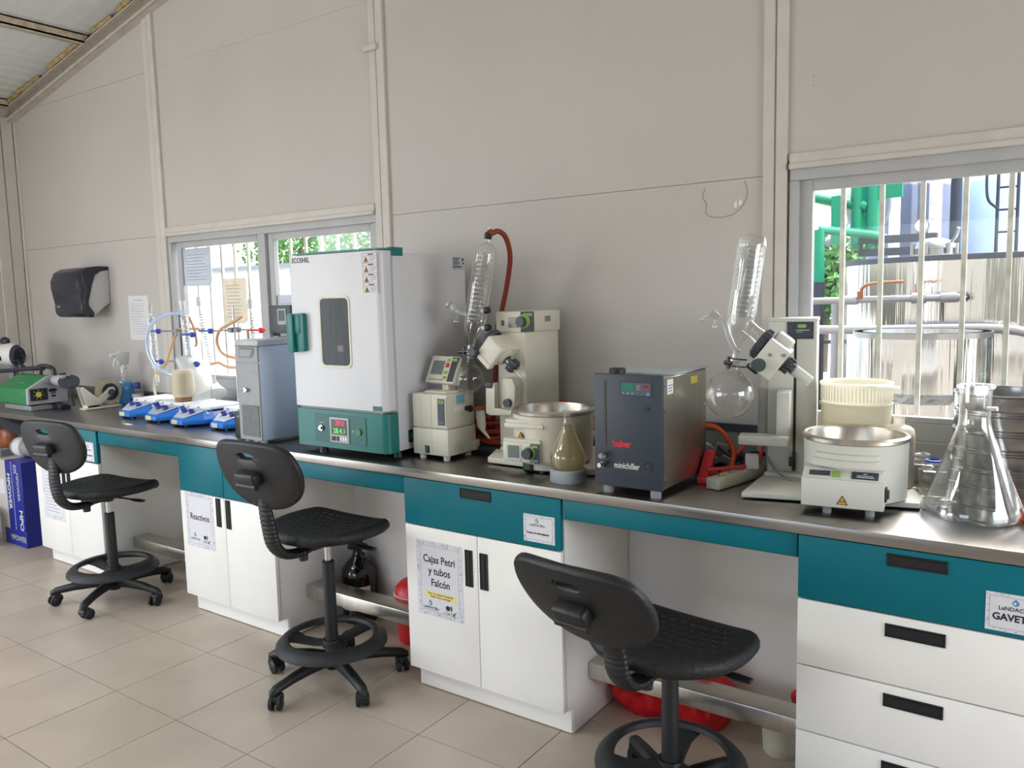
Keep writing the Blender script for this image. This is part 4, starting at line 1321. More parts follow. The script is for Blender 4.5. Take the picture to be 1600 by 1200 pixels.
L(MB().lathe([(.0185, 0), (.0175, .055), (.0165, .066), (.0145, .064), (.016, .004)], (.058, 0, -.018), 20, axis=(1, 0, 0)).xf(A2), 'vapour_duct', G_FROST)

# condenser of the right evaporator
CB2, CT2 = (-.138, -.160, 1.452), (-.106, -.160, 1.690)
ax2 = (Vector(CT2) - Vector(CB2)).normalized()
L2 = (Vector(CT2) - Vector(CB2)).length
cn2 = L(MB().lathe([(.011, -.150), (.0125, -.085), (.016, -.072), (.036, -.040), (.044, -.012), (.0455, .01), (.0455, L2), (.043, L2 + .018), (.035, L2 + .030), (.018, L2 + .037), (0, L2 + .038)], CB2, 32, axis=ax2), 'condenser', G_LAB)
L(coil(along(CB2, CT2, .05), along(CB2, CT2, 1.0), .033, 14, .0052), 'cooling_coil', G_COIL, cn2)
L(coil(along(CB2, CT2, .05), along(CB2, CT2, 1.0), .018, 16, .0038, 6, 10), 'cooling_coil', G_COIL, cn2)
L(MB().lathe([(.0, .0), (.036, .006), (.0405, .02), (.0405, L2 - .01)], CB2, 28, axis=ax2), 'inner_jacket', G_LAB, cn2)
q = Vector(CB2) - ax2 * .055
L(MB().tube([q + Vector((-.004, -.01, -.05)), q + Vector((-.028, -.012, .0)), q + Vector((-.040, -.012, .038)), q + Vector((-.060, -.012, .062)), q + Vector((-.088, -.014, .084))], .0095, 10).lathe([(.012, -.010), (.014, .012), (.0, .014)], q + Vector((-.072, -.012, .072)), 14, axis=(-.7, 0, .6)).tube([q + Vector((-.085, -.014, .080)), q + Vector((-.112, -.014, .062))], .005, 8).sphere(q + Vector((-.114, -.014, .060)), .008).tube([q + Vector((-.070, -.012, .068)), q + Vector((-.074, -.02, .040))], .005, 8).sphere(q + Vector((-.074, -.02, .036)), .0085), 'stopcock', G_COIL)
L(MB().loft([(Vector((-.120, -.160, 1.436)), .024), (Vector((-.092, -.162, 1.412)), .022), (Vector((-.068, -.165, 1.392)), .026)], 18, False), 'vapour_link', G_LAB)
fb2 = Vector((-.172, -.160, 1.212))
nk2 = Vector(CB2) - ax2 * .135
FD2 = (nk2 - fb2).normalized()
fr = .0785
prof = [(0, -fr * .955), (fr * .40, -fr * .95)] + [(fr * sin(a), -fr * cos(a)) for a in [pi * k / 20 for k in range(3, 18)]] + [(.021, .082), (.0165, .096), (.0155, (nk2 - fb2).length + .012)]
L(MB().lathe(prof, fb2, 36, axis=FD2), 'receiving_flask', G_LAB)
L(MB().lathe([(.0135, -.025), (.0150, .0), (.021, .003), (.021, .009), (.015, .012), (.0135, .04)], nk2, 20, axis=FD2), 'ground_joint', G_COIL)
m = MB()
for dz in (-.014, .010):
    c_ = nk2 + FD2 * dz
    m.tube([c_ + Vector((-.020, -.006, .004)), c_ + Vector((-.006, -.021, .002)), c_ + Vector((.010, -.020, .0)), c_ + Vector((.036, -.006, -.003))], .0024, 6)
m.cyl(nk2 + Vector((-.020, -.010, -.022)), nk2 + Vector((-.020, -.010, .018)), .0065, n=10).cyl(nk2 + Vector((-.032, -.010, -.002)), nk2 + Vector((-.008, -.014, -.002)), .008, n=10)
L(m, 'joint_clip', MATS['clip_steel'])

# ================================================================== HEATING BATHS
h1 = root('heating_bath', (2.958, -.424, Z0), rad(4), 'cream heating bath with round dial and screen below the left evaporator', 'heating bath')
def H1(m, name, material, parent=None, **k):
    return m.out(name, material, parent or h1, local=True, **k)
RB = .150
H1(MB().lathe([(.0, .010), (.118, .010), (.122, .014), (.122, .040), (.0, .040)], n=48), 'plinth', M_IKA)
H1(MB().lathe([(0, .036), (.138, .036), (.146, .045), (RB - .002, .06), (RB, .213), (RB - .006, .213)], n=56), 'shell', M_IKA)
H1(MB().lathe([(RB - .004, .212), (RB + .003, .216), (RB + .004, .226), (RB - .002, .232), (RB - .010, .230), (RB - .014, .220), (RB - .022, .110), (RB - .05, .095), (0, .092)], n=56), 'steel_bowl', M_STEELV)
# squared front with panel
H1(MB().prism([(-.128, .045), (.030, .045), (.030, .118), (-.128, .118)], -.158, -.05, 'y', .006), 'front_block', M_IKA)
H1(MB().prism([(-.128, .118), (.030, .118), (.026, .130), (-.124, .130)], -.154, -.06, 'y'), 'front_chamfer', M_IKA)
m = MB().box(-.125, .040, -.152, -.06, .168, .186, .005).box(-.122, .036, -.148, -.06, .184, .200, .005)
H1(m, 'grip_ledge', M_IKA)
p1 = H1(MB().box(-.112, -.048, -.1605, -.157, .052, .112, .002, 1), 'screen_frame', M_IKA2)
H1(MB().box(-.104, -.056, -.1615, -.159, .060, .106), 'screen', M_LCD, p1)
p2 = H1(MB().box(-.010, .027, -.1605, -.157, .046, .116, .001, 1), 'badge', M_SLATE)
H1(MB().prism(rrect(-.004, .021, .103, .112, .004), -.1615, -.160, 'y'), 'logo_oval', M_LIME, p2)
H1(MB().box(-.005, .022, -.1612, -.160, .054, .0575).box(-.005, .006, -.1612, -.160, .0475, .051), 'badge_text', M_GREYTOP, p2, kind='stuff')
H1(MB().cyl((-.014, -.158, .082), (-.014, -.1625, .082), .0255, n=26), 'knob_ring', M_LIME)
H1(MB().cyl((-.016, -.160, .081), (-.018, -.180, .081), .0215, .019, n=24), 'knob', M_SLATE)
H1(MB().box(-.063, -.022, -.126, -.10, .010, .044, .002, 1), 'switch_frame', M_BLACK)
H1(MB().box(-.057, -.030, -.1285, -.12, .015, .040, .001, 1), 'rocker', mat('green_rocker_dark', (10, 66, 52), 0.3))
M_WARN = mat('warning_yellow', (226, 168, 20), 0.6)
w1 = H1(MB().prism([(-.068, .134), (-.043, .134), (-.0555, .156)], -.1495, -.1445, 'y'), 'warning_triangle', M_INK)
H1(MB().prism([(-.065, .1358), (-.046, .1358), (-.0555, .1525)], -.1502, -.149, 'y'), 'triangle_face', M_WARN, w1)
b = MB()
for k in range(3):
    b.box(-.060 + k * .004, -.0588 + k * .004, -.1508, -.150, .1385, .1455)
H1(b, 'heat_waves', M_INK, w1)
b = MB()
for k in range(3):
    a = 2 * pi * k / 3 + .6
    b.lathe([(0, 0), (.014, 0), (.014, .012), (0, .012)], (.1 * cos(a), .1 * sin(a), 0), 12)
split_out(b, 'foot', M_BLACK, h1, True)

h2 = root('heating_bath', (4.024, -.410, Z0), rad(7), 'pale grey heating bath with warning triangle on chrome feet', 'heating bath')
def H2(m, name, material, parent=None, **k):
    return m.out(name, material, parent or h2, local=True, **k)
RB = .146
H2(MB().lathe([(0, .024), (RB - .012, .024), (RB - .002, .032), (RB, .198), (RB - .006, .198)], n=56), 'shell', M_IKA2)
H2(MB().lathe([(RB - .003, .197), (RB + .004, .201), (RB + .005, .211), (RB - .002, .217), (RB - .009, .214), (RB - .012, .206), (RB - .020, .115), (RB - .045, .098), (0, .094)], n=56), 'steel_bowl', M_STEELV)
m = MB().prism([(-.128, .024), (.092, .024), (.092, .1055), (-.128, .1055)], -.178, -.06, 'y', .002)
H2(m, 'control_box', M_IKA2)
H2(MB().prism([(-.178, .106), (-.138, .130), (-.06, .130), (-.06, .106)], -.126, .090, 'x', .001), 'sloped_panel', M_IKA2)
Rp = Matrix.Translation((0, -.1585, .1178)) @ Matrix.Rotation(math.atan2(.024, .040), 4, 'X')
d_ = H2(MB().box(-.108, -.052, -.010, .010, .0005, .0015).xf(Rp), 'dark_display', M_SLATE)
H2(MB().box(-.046, -.024, -.015, .012, .0005, .0025, .001, 1).xf(Rp), 'green_key', M_LIME)
d_ = H2(MB().box(.006, .076, -.016, .014, .0005, .0015).xf(Rp), 'badge', M_SLATE)
H2(MB().box(.020, .062, -.003, .0, .0014, .002).box(.020, .066, -.010, -.006, .0014, .002).box(.036, .046, .004, .008, .0014, .002).xf(Rp), 'badge_text', M_GREYTOP, d_, kind='stuff')
m = MB()
# curved grip
for (z0, z1, yo) in ((.138, .158, .022), (.1585, .174, .014)):
    pl = []
    for k in range(13):
        a = rad(-128 + k * 5.6)
        pl.append(((RB + yo) * cos(a), (RB + yo) * sin(a)))
    for k in range(12, -1, -1):
        a = rad(-128 + k * 5.6)
        pl.append(((RB - .01) * cos(a), (RB - .01) * sin(a)))
    m.prism(pl, z0, z1, 'z', .002)
H2(m, 'grip_ledge', M_IKA2)
w1 = H2(MB().prism([(-.031, .034), (-.001, .034), (-.016, .061)], -.1792, -.177, 'y'), 'warning_triangle', M_INK)
H2(MB().prism([(-.0275, .0362), (-.0045, .0362), (-.016, .0565)], -.1800, -.178, 'y'), 'triangle_face', M_WARN, w1)
b = MB()
for k in range(3):
    b.box(-.0215 + k * .0048, -.020 + k * .0048, -.1806, -.179, .0395, .0475)
H2(b, 'heat_waves', M_INK, w1)
H2(MB().box(.0915, .098, -.158, -.126, .046, .086, .002, 1), 'switch_frame', M_BLACK)
H2(MB().box(.096, .104, -.152, -.132, .054, .080, .003), 'rocker', mat('green_rocker_2', (20, 80, 62), 0.3))
for (x, y) in ((-.060, -.145), (.055, -.145), (-.07, .09), (.07, .09), (-.098, -.09)):
    H2(MB().lathe([(0, 0), (.0115, 0), (.0125, .004), (.0125, .026), (0, .026)], (x, y, 0), 16) if x != -.098 else MB().cyl((x, y, .015), (x, y, .026), .010, n=12), 'foot', M_GREYBOX)

# ================================================================== FLASK ON RING
rg = root('cork_ring', (3.118, -.585, Z0), 0, 'pale grey ring stand below the pear-shaped flask', 'ring stand')
MB().lathe([(.050, 0), (.062, 0), (.064, .003), (.064, .041), (.060, .045), (.047, .045), (.044, .040), (.044, .003), (.050, 0)], (3.118, -.585, Z0), 40).out('ring', M_GRIP, rg)
pf = root('pear_flask', (3.118, -.585, Z0 + .03), 0, 'pear-shaped glass flask filled with straw-coloured liquid', 'flask')
C0 = (3.118, -.585, Z0 + .021)
body = [(0, 0), (.030, .004), (.050, .019), (.061, .043), (.063, .060), (.060, .078), (.050, .102), (.036, .132), (.024, .158), (.017, .178)]
MB().lathe(body + [(.0135, .190), (.0135, .216), (.0165, .218), (.0165, .226), (.0125, .226)], C0, 40).out('glass', G_LAB, pf)
MB().lathe([(r * .965, z + .001) for r, z in body[:-1]] + [(.016, .176), (0, .176)], C0, 40).out('liquid', G_AMBERL, pf)

# ================================================================== MINICHILLER
mc = root('minichiller', (3.39, -.47, Z0), 0, 'slate-fronted steel chiller box with red logo in the middle of the bench', 'chiller')
MX0, MX1, MF, MBK = 3.273, 3.512, -.672, -.300
MB().box(MX0 + .003, MX1 - .002, MF + .012, MBK, .926, 1.283, .003, 1).out('steel_case', M_STEELV, mc)
MB().box(MX0, MX1 + .002, MF, MF + .018, .924, 1.292, .005, 2).out('front_panel', M_CHILL, mc)
b = MB().box(MX0 + .002, MX1 - .001, -.565, MBK - .01, 1.283, 1.290, .001, 1).box(3.40, 3.46, -.50, -.47, 1.2895, 1.2915)
b.out('lid', M_GREYTOP, mc)
MB().quad((MX1 - .001, -.46, 1.2905), (MX1 + .018, -.30, 1.290), (MX1 - .001, -.27, 1.2905), (MX1 - .05, -.30, 1.2915)).out('loose_film', M_GREYTOP, mc)
MB().lathe([(0, 0), (.022, 0), (.022, .004), (.027, .006), (.027, .018), (.024, .022), (0, .022)], (3.331, -.615, 1.284), 28).out('filler_cap', M_BLACK, mc)
MB().box(3.371, 3.479, MF - .0025, MF, 1.225, 1.268, .002, 1).out('display_bezel', mat('bezel_blue_grey', (74, 84, 98), 0.4), mc)
dd = MB().box(3.377, 3.420, MF - .0035, MF - .002, 1.240, 1.263).out('display', mat('green_display', (8, 108, 84), 0.25, emit=(0, 120, 90), estr=.12), mc)
b = MB()
for k in range(3):
    b.cyl((3.382 + k * .016, MF - .002, 1.2325), (3.382 + k * .016, MF - .0035, 1.2325), .0035, n=10)
b.cyl((3.468, MF - .002, 1.2325), (3.468, MF - .0035, 1.2325), .0048, n=12)
split_out(b, 'key', mat('key_blue', (110, 150, 190), 0.4), mc)
b = MB()
for k in range(3):
    b.box(3.428, 3.440, MF - .0032, MF - .0022, 1.246 + k * .006, 1.2475 + k * .006)
split_out(b, 'led_marks', M_GREYTOP, mc)
MB().box(3.447, 3.477, MF - .0030, MF - .002, 1.250, 1.262).out('red_plate', mat('dull_red', (150, 40, 48), 0.4), mc)
text('lettering', 'huber', .009, (3.462, MF - .0034, 1.256), M_SLATE, mc, bold=.0003)
text('lettering', 'huber', .030, (3.374, MF - .0008, 1.067), M_RED, mc, sx=.92, bold=.0012)
text('lettering', 'minichiller', .028, (3.391, MF - .0008, .996), M_PLAST, mc, sx=.78, bold=.0002)
MB().box(3.310, 3.318, MF - .0015, MF, 1.055, 1.270).out('sight_slot', mat('sight_tube', (66, 64, 60), 0.3), mc)
for z, big in ((1.024, 0), (.995, 1)):
    mm = MB().cyl((3.308, MF, z), (3.306, MF - .012, z), .010, n=6).cyl((3.306, MF - .010, z), (3.304, MF - .018 - .008 * big, z), .008, n=14)
    mm.out('drain_valve', M_CHROME if big else M_GREYBOX, mc)
    MB().tube([(3.308, MF - .006, z + .006), (3.318, MF - .014, z + .010), (3.326, MF - .014, z + .006)], .0035, 8).out('valve_lever', M_BLACK, mc)
MB().cyl((3.464, MF - .0005, 1.186), (3.464, MF - .004, 1.186), .007, n=16).out('socket', M_BLACK, mc)
MB().box(3.455, 3.479, MF - .004, MF, .990, 1.014, .001, 1).out('rocker_switch', M_BLACK, mc)
MB().box(3.463, 3.471, MF - .006, MF - .003, .998, 1.008, .001, 1).out('rocker_key', M_SLATE, mc)
st = MB().box(MX1 - .0025, MX1 - .0012, -.625, -.580, 1.228, 1.275).out('white_sticker', M_PLAST, mc)
b = MB()
for k in range(3):
    b.box(MX1 - .0014, MX1 - .0008, -.618, -.590 + .003 * k, 1.236 + k * .009, 1.239 + k * .009)
b.out('sticker_print', M_BLUEINK, st, kind='stuff')
MB().box(MX1 - .003, MX1 + .0005, -.44, -.385, 1.243, 1.268, .0005, 1).out('yellow_tape', mat('yellow_tape', (206, 190, 90), 0.6), mc)
b = MB()
for (y, z) in ((-.645, 1.26), (-.645, .955), (-.315, .955), (-.31, 1.16), (-.645, 1.18)):
    b.lathe([(.007, 0), (.006, .003), (0, .004)], (MX1 - .003, y, z), 12, axis=(1, 0, 0))
split_out(b, 'case_screw', M_CHROME, mc)
for (x, y) in ((3.312, -.648), (3.482, -.650), (3.31, -.33), (3.48, -.33)):
    MB().lathe([(0, 0), (.0165, 0), (.0175, .003), (.0175, .025), (0, .025)], (x, y, Z0), 20).out('foot', M_GREYBOX, mc)

# ================================================================== CABLES, STRIP, STRAP BETWEEN CHILLER AND RIGHT EVAPORATOR
o = MB().tube([(3.47, -.285, 1.078), (3.535, -.265, 1.072), (3.585, -.25, 1.01), (3.592, -.27, .945), (3.565, -.33, .915), (3.535, -.37, .908)], .0085, 12).out('orange_cable', M_ORANGE)
tag(o, 'thick orange cord arching out from behind the minichiller', 'cord')
o = MB().tube([(3.553, -.395, .948), (3.61, -.34, .950), (3.665, -.26, .955), (3.680, -.22, 1.00), (3.655, -.19, 1.022), (3.62, -.20, 1.010), (3.585, -.24, .965)], .0065, 10).out('red_cable', M_REDSTRAP)
tag(o, 'bright red cord looping over the beige power strip', 'cord')
rs = root('red_strap', (3.52, -.36, Z0), 0, 'wide red plastic strap folded beside the minichiller', 'strap')
MB().prism([(-.382, .902), (-.355, .902), (-.305, .985), (-.300, 1.000), (-.325, 1.000), (-.385, .925)], 3.515, 3.550, 'x', .004).out('strap_band', M_REDSTRAP, rs)
MB().box(3.52, 3.57, -.412, -.372, .901, .925, .005).out('strap_end', M_REDSTRAP, rs)
o = MB().tube([(3.545, -.36, .925), (3.56, -.34, .93), (3.575, -.33, .915), (3.59, -.31, .925), (3.60, -.30, .912)], .006, 8).out('coiled_cable_end', M_ORANGE)
tag(o, 'orange coiled cord end lying by the red strap', 'cord')
pw = root('power_strip', (3.66, -.33, Z0), 0, 'beige power strip lying askew in front of the cables', 'power strip')
Rs = Matrix.Translation((3.630, -.330, Z0)) @ Matrix.Rotation(rad(-12), 4, 'Z')
MB().box(-.026, .026, -.145, .150, .001, .040, .006, 2).xf(Rs).out('strip_body', M_BEIGE, pw)
for k in range(4):
    mm = MB()
    y = -.095 + k * .062
    mm.lathe([(.017, 0), (.017, .0015), (.0, .0015)], Vector((0, y, .0395)), 20).xf(Rs)
    so_ = mm.out('socket', M_IKA2, pw)
    MB().box(-.009, -.006, y - .005, y + .005, .0405, .0418).box(.006, .009, y - .005, y + .005, .0405, .0418).cyl((0, y - .010, .0405), (0, y - .010, .0418), .0028, n=8).xf(Rs).out('pin_hole', M_INK, so_)
MB().lathe([(.013, 0), (.013, .001), (.0, .001)], (0, -.1452, .020), 18, axis=(0, -1, 0)).xf(Rs).out('end_mark', M_IKA2, pw)
MB().box(.0, .045, -.02, .02, 0, .05, .006).xf(Matrix.Translation((3.640, -.275, .940)) @ Matrix.Rotation(rad(20), 4, 'Z')).out('white_plug', M_PLAST, pw)
o = MB().tube([(3.66, -.26, .96), (3.60, -.20, .965), (3.55, -.17, .955), (3.50, -.16, .985)], .006, 8).tube([(3.70, -.22, .985), (3.63, -.19, .975), (3.56, -.21, .93), (3.54, -.27, .915)], .006, 8).out('black_cable', M_BLACK)
tag(o, 'black mains cables tangled behind the red cord', 'cord')
o = MB().tube([(3.69, -.20, 1.04), (3.70, -.23, .985), (3.74, -.27, .945), (3.80, -.31, .925), (3.86, -.32, .920)], .0035, 8).out('grey_cable', M_GREYBOX)
tag(o, 'thin grey cable running from the cylinder to the right evaporator', 'cord')
bx = root('wall_raceway', (3.6, -.06, 1.0), 0, 'dark grey trunking with loose plugs against the wall behind the chiller', 'trunking')
MB().box(3.33, 3.80, -.085, -.036, .905, 1.055, .003, 1).out('trunk', M_GREYBOX, bx)
MB().box(3.33, 3.80, -.089, -.084, 1.03, 1.06, .001, 1).box(3.56, 3.565, -.087, -.084, .91, 1.05).out('trunk_lid', M_SLATE, bx)
for (x, y, z, rz_, m_) in ((3.47, -.13, .93, 10, M_GREYTOP), (3.53, -.14, .935, -20, M_GREYBOX), (3.50, -.12, .975, 30, M_GREYBOX), (3.44, -.13, .975, 0, M_GREYTOP)):
    o = MB().box(-.022, .022, -.016, .016, -.014, .014, .006, 2).loft([(Vector((.02, 0, 0)), .009), (Vector((.05, 0, .002)), .005)], 10).xf(Matrix.Translation((x, y, z)) @ Matrix.Rotation(rad(rz_), 4, 'Z') @ Matrix.Rotation(rad(15), 4, 'Y')).out('plug', m_, bx)

# hoses and coil between oven pump and left evaporator
hc = root('coiled_hose', (2.52, -.22, Z0), 0, 'coil of red-orange tubing heaped behind the cream vacuum pump', 'hose')
rnd = random.Random(3)
m = MB()
P = []
for k in range(150):
    a = k / 150 * 2 * pi * 8
    P.append((2.515 + (.105 + .012 * sin(k * .7)) * cos(a), -.190 + (.080 + .01 * sin(k * .5)) * sin(a), .909 + .100 * (k / 150) + .012 * sin(a * 1.3)))
m.tube(P, .0085, 8, 2)
m.tube([(2.46, -.26, .92), (2.43, -.24, 1.0), (2.46, -.2, 1.03), (2.52, -.2, 1.01)], .0085, 8)
m.out('hose', M_REDHOSE2, hc)
o = MB().tube([(2.57, -.40, 1.098), (2.585, -.25, 1.092), (2.60, -.11, 1.088), (2.66, -.045, 1.086), (2.76, -.045, 1.098), (2.84, -.06, 1.075), (2.95, -.07, 1.03), (3.05, -.10, .98), (3.25, -.25, .95)], .006, 10).out('orange_tube', M_ORANGE)
tag(o, 'thin orange tube running along the wall behind the left evaporator', 'hose')
pk = root('black_adapter_block', (2.50, -.24, Z0), 0, 'flat black adapter lying under the coiled red hose', 'adapter')
MB().box(2.46, 2.68, -.345, -.285, .90, .932, .005).out('case', M_BLACK, pk)
MB().tube([(2.46, -.31, .915), (2.40, -.25, .91), (2.36, -.15, .91)], .005, 8).out('cable', M_BLACK, pk)
o = MB().tube([(3.18, -.30, .985), (3.215, -.34, .965), (3.205, -.40, .935), (3.225, -.43, .915), (3.30, -.25, .912)], .008, 10).tube([(3.17, -.34, .99), (3.19, -.38, .945), (3.22, -.38, .915)], .007, 10).out('orange_cable', M_ORANGE)
tag(o, 'orange cord bunched between the pear flask and the minichiller', 'cord')
m = MB()
for k in range(7):
    m.sphere((3.222 + rnd.uniform(-.012, .012), -.36 + rnd.uniform(-.02, .02), 1.0 + k * .008), rnd.uniform(.008, .015), None, rnd.uniform(.012, .02), 7, 5)
o = m.out('crumpled_film', M_PLAST)
tag(o, 'crumpled white plastic film squeezed beside the minichiller', 'plastic film')

# ================================================================== RIGHT END OF THE BENCH
gcy = root('measuring_cylinder', (3.669, -.165, Z0), 0, 'milky plastic measuring cylinder standing behind the L-shaped lift handle', 'cylinder')
MB().lathe([(0, 0), (.040, 0), (.040, .006), (.026, .014), (.0215, .02), (.0215, .300), (.024, .306), (.020, .306), (.0185, .298), (.0185, .02), (0, .018)], (3.669, -.165, Z0), 28).out('tube', G_FROST, gcy)
b = MB()
for k in range(13):
    b.box(3.660, 3.674 - .004 * (k % 2), -.1868, -.1858, 1.16 - k * .017, 1.1612 - k * .017)
b.out('graduation', M_GREYTOP, gcy, kind='stuff')

for (nm, z0, lab) in (('plastic_tub', 0, 'lower white plastic tub of the pair nested by the right window'), ('plastic_tub', .057, 'upper white plastic tub with dripping lip nested in another by the right window')):
    t = root(nm, (3.970, -.160, Z0 + z0), 0, lab, 'tub')
    z = Z0 + z0
    hgt = .285 if z0 else .275
    MB().lathe([(0, .002), (0.0902, .002), (0.0931, .006), (0.1026, hgt * .62), (0.1045, hgt * .62), (0.1050, hgt * .78), (0.1074, hgt * .79), (0.1078, hgt - .008), (0.1121, hgt - .008), (0.1130, hgt), (0.1083, hgt + .002), (0.1055, hgt - .004), (0.0997, hgt * .6), (0.0902, .008), (0, .006)], (3.970, -.160, z), 48).out('tub_wall', G_TUB, t)
    if z0:
        b = MB()
        for k in range(60):
            a = 2 * pi * k / 60
            p = Vector((3.970 + .1085 * cos(a), -.160 + .1085 * sin(a), z))
            b.cyl(p + Vector((0, 0, hgt * .8)), p + Vector((0, 0, hgt - .01)), .0016, n=5)
        b.out('rim_ribs', G_TUB, t, kind='stuff')
        MB().prism([(4.03, -.270), (4.09, -.235), (4.118, -.255), (4.105, -.275), (4.06, -.285)], z + hgt - .012, z + hgt + .001, 'z', .003).out('lid_flap', G_TUB, t)
        MB().sphere((3.905, -.277, z + .11), .030, .003, .016, 10, 6).out('amber_stain', mat('amber_stain', (196, 166, 96), 0.5), t)

bt = root('plastic_bottle', (4.112, -.225, Z0), 0, 'translucent white plastic bottle standing right of the grey heating bath', 'bottle')
MB().lathe([(0, .024), (.044, .024), (.047, .028), (.047, .190), (.044, .205), (.034, .214), (.018, .219), (.0165, .222), (.0165, .240), (.019, .241), (.019, .247), (.014, .247)], (4.112, -.225, Z0), 36).out('bottle_body', G_HDPE, bt)
MB().lathe([(0, .025), (.045, .026), (.045, .186), (.0, .186)], (4.112, -.225, Z0), 30).out('contents', mat('milky_contents', (214, 208, 198), 0.6), bt)

ek = root('erlenmeyer_flask', (4.335, -.405, Z0), 0, 'large clear conical flask at the right front of the bench', 'flask')
EC = (4.335, -.405, Z0)
prof = [(0, .004), (.085, .003), (.112, .001), (.122, .005), (.1275, .014), (.1265, .026), (.120, .045), (.098, .105), (.076, .165), (.058, .214), (.047, .244), (.0415, .262), (.0395, .280), (.0395, .352), (.041, .360), (.047, .364), (.0485, .369), (.045, .373), (.0385, .371), (.036, .362), (.0365, .282), (.0385, .262), (.044, .243), (.055, .213), (.073, .164), (.095, .104), (.117, .044), (.1235, .025), (.124, .015), (.117, .007), (.085, .007), (0, .009)]
MB().lathe(prof, EC, 64).out('glass', G_LAB, ek)
b = MB()
for k, z in enumerate((.055, .085, .115, .145, .175, .205)):
    r_ = .1275 - (z - .026) * .37
    a = rad(-112)
    u_ = Vector((-sin(a), cos(a), 0))
    c_ = Vector(EC) + Vector((cos(a) * r_, sin(a) * r_, z))
    for s0, s1 in ((-.016, .004),):
        p0, p1 = c_ + u_ * s0, c_ + u_ * s1
        b.quad(p0 + Vector((0, 0, -.0012)), p1 + Vector((0, 0, -.0012)), p1 + Vector((0, 0, .0012)), p0 + Vector((0, 0, .0012)))
b.out('graduation', M_PLAST, ek, kind='stuff')
for k, (z, s_) in enumerate(((.062, '1500'), (.092, '2000'), (.152, '3000'))):
    r_ = .1275 - (z - .026) * .37 + .001
    a = rad(-108)
    text('lettering', s_, .0095, Vector(EC) + Vector((cos(a) * r_, sin(a) * r_, z)), M_PLAST, ek, rot=(rad(90 - 20), 0, a + pi / 2))
MB().tube([(EC[0] + .030, EC[1] - .02, Z0 + .31), (EC[0] + .055, EC[1] - .03, Z0 + .312)], .006, 8).out('glass_stub', G_COIL, ek)
# sieves
SX, SY, SR = 4.402, -.195, .142
for k in range(6):
    z = Z0 + k * .0555
    nm_ = ('lowest', 'second lowest', 'third from the bottom', 'third from the top', 'second from the top', 'topmost')[k]
    r = root('test_sieve', (SX, SY, z), 0, '%s steel sieve of the stack behind the conical flask' % nm_, 'sieve', 'stacked sieves')
    MB().lathe([(SR - .006, 0), (SR - .004, 0), (SR - .004, .010), (SR - .001, .012), (SR, .016), (SR, .050), (SR + .003, .053), (SR + .003, .0575), (SR - .002, .0575), (SR - .003, .052), (SR - .003, .016), (SR - .006, .012), (SR - .006, 0)], (SX, SY, z), 56).out('frame', mat('sieve_steel', (164, 164, 164), 0.2, 1.0, var=0.05), r)
    MB().lathe([(0, .013), (SR - .005, .013), (SR - .005, .0142), (0, .0142)], (SX, SY, z), 48).out('mesh', M_GREYBOX, r)
# square jars with blue pouring rings
for i, (x, y) in enumerate(((4.172, -.16), (4.218, -.255))):
    j = root('square_jar', (x, y, Z0), rad(20 * i), ('square clear jar with blue ring half hidden behind the conical flask', 'square clear jar without lid nearest the plastic bottle')[1 - i], 'jar')
    J = MB().box(-.040, .040, -.040, .040, 0, .092, .012, 3).lathe([(.036, .090), (.030, .100), (.021, .108), (.021, .118)], n=24)
    J.out('glass', G_LAB, j, local=True)
    if i == 1:
        MB().lathe([(.021, .116), (.026, .117), (.026, .123), (.021, .124), (.018, .121)], n=24).out('blue_ring', mat('blue_ring', (40, 80, 190), 0.3), j, local=True)
    else:
        MB().lathe([(.021, .116), (.024, .118), (.024, .122), (.019, .122)], n=24).out('rim', G_COIL, j, local=True)
oc = root('orange_clamp', (4.475, -.40, Z0), 0, 'small orange bottle cap with ring at the right edge of the bench', 'cap')
MB().lathe([(0, 0), (.018, 0), (.018, .022), (.013, .026), (.010, .042), (.0, .044)], (4.475, -.40, Z0), 20).lathe([(.024, .004), (.028, .004), (.028, .010), (.024, .010), (.024, .004)], (4.475, -.40, Z0), 24).out('cap', mat('orange_cap', (236, 96, 20), 0.35), oc)

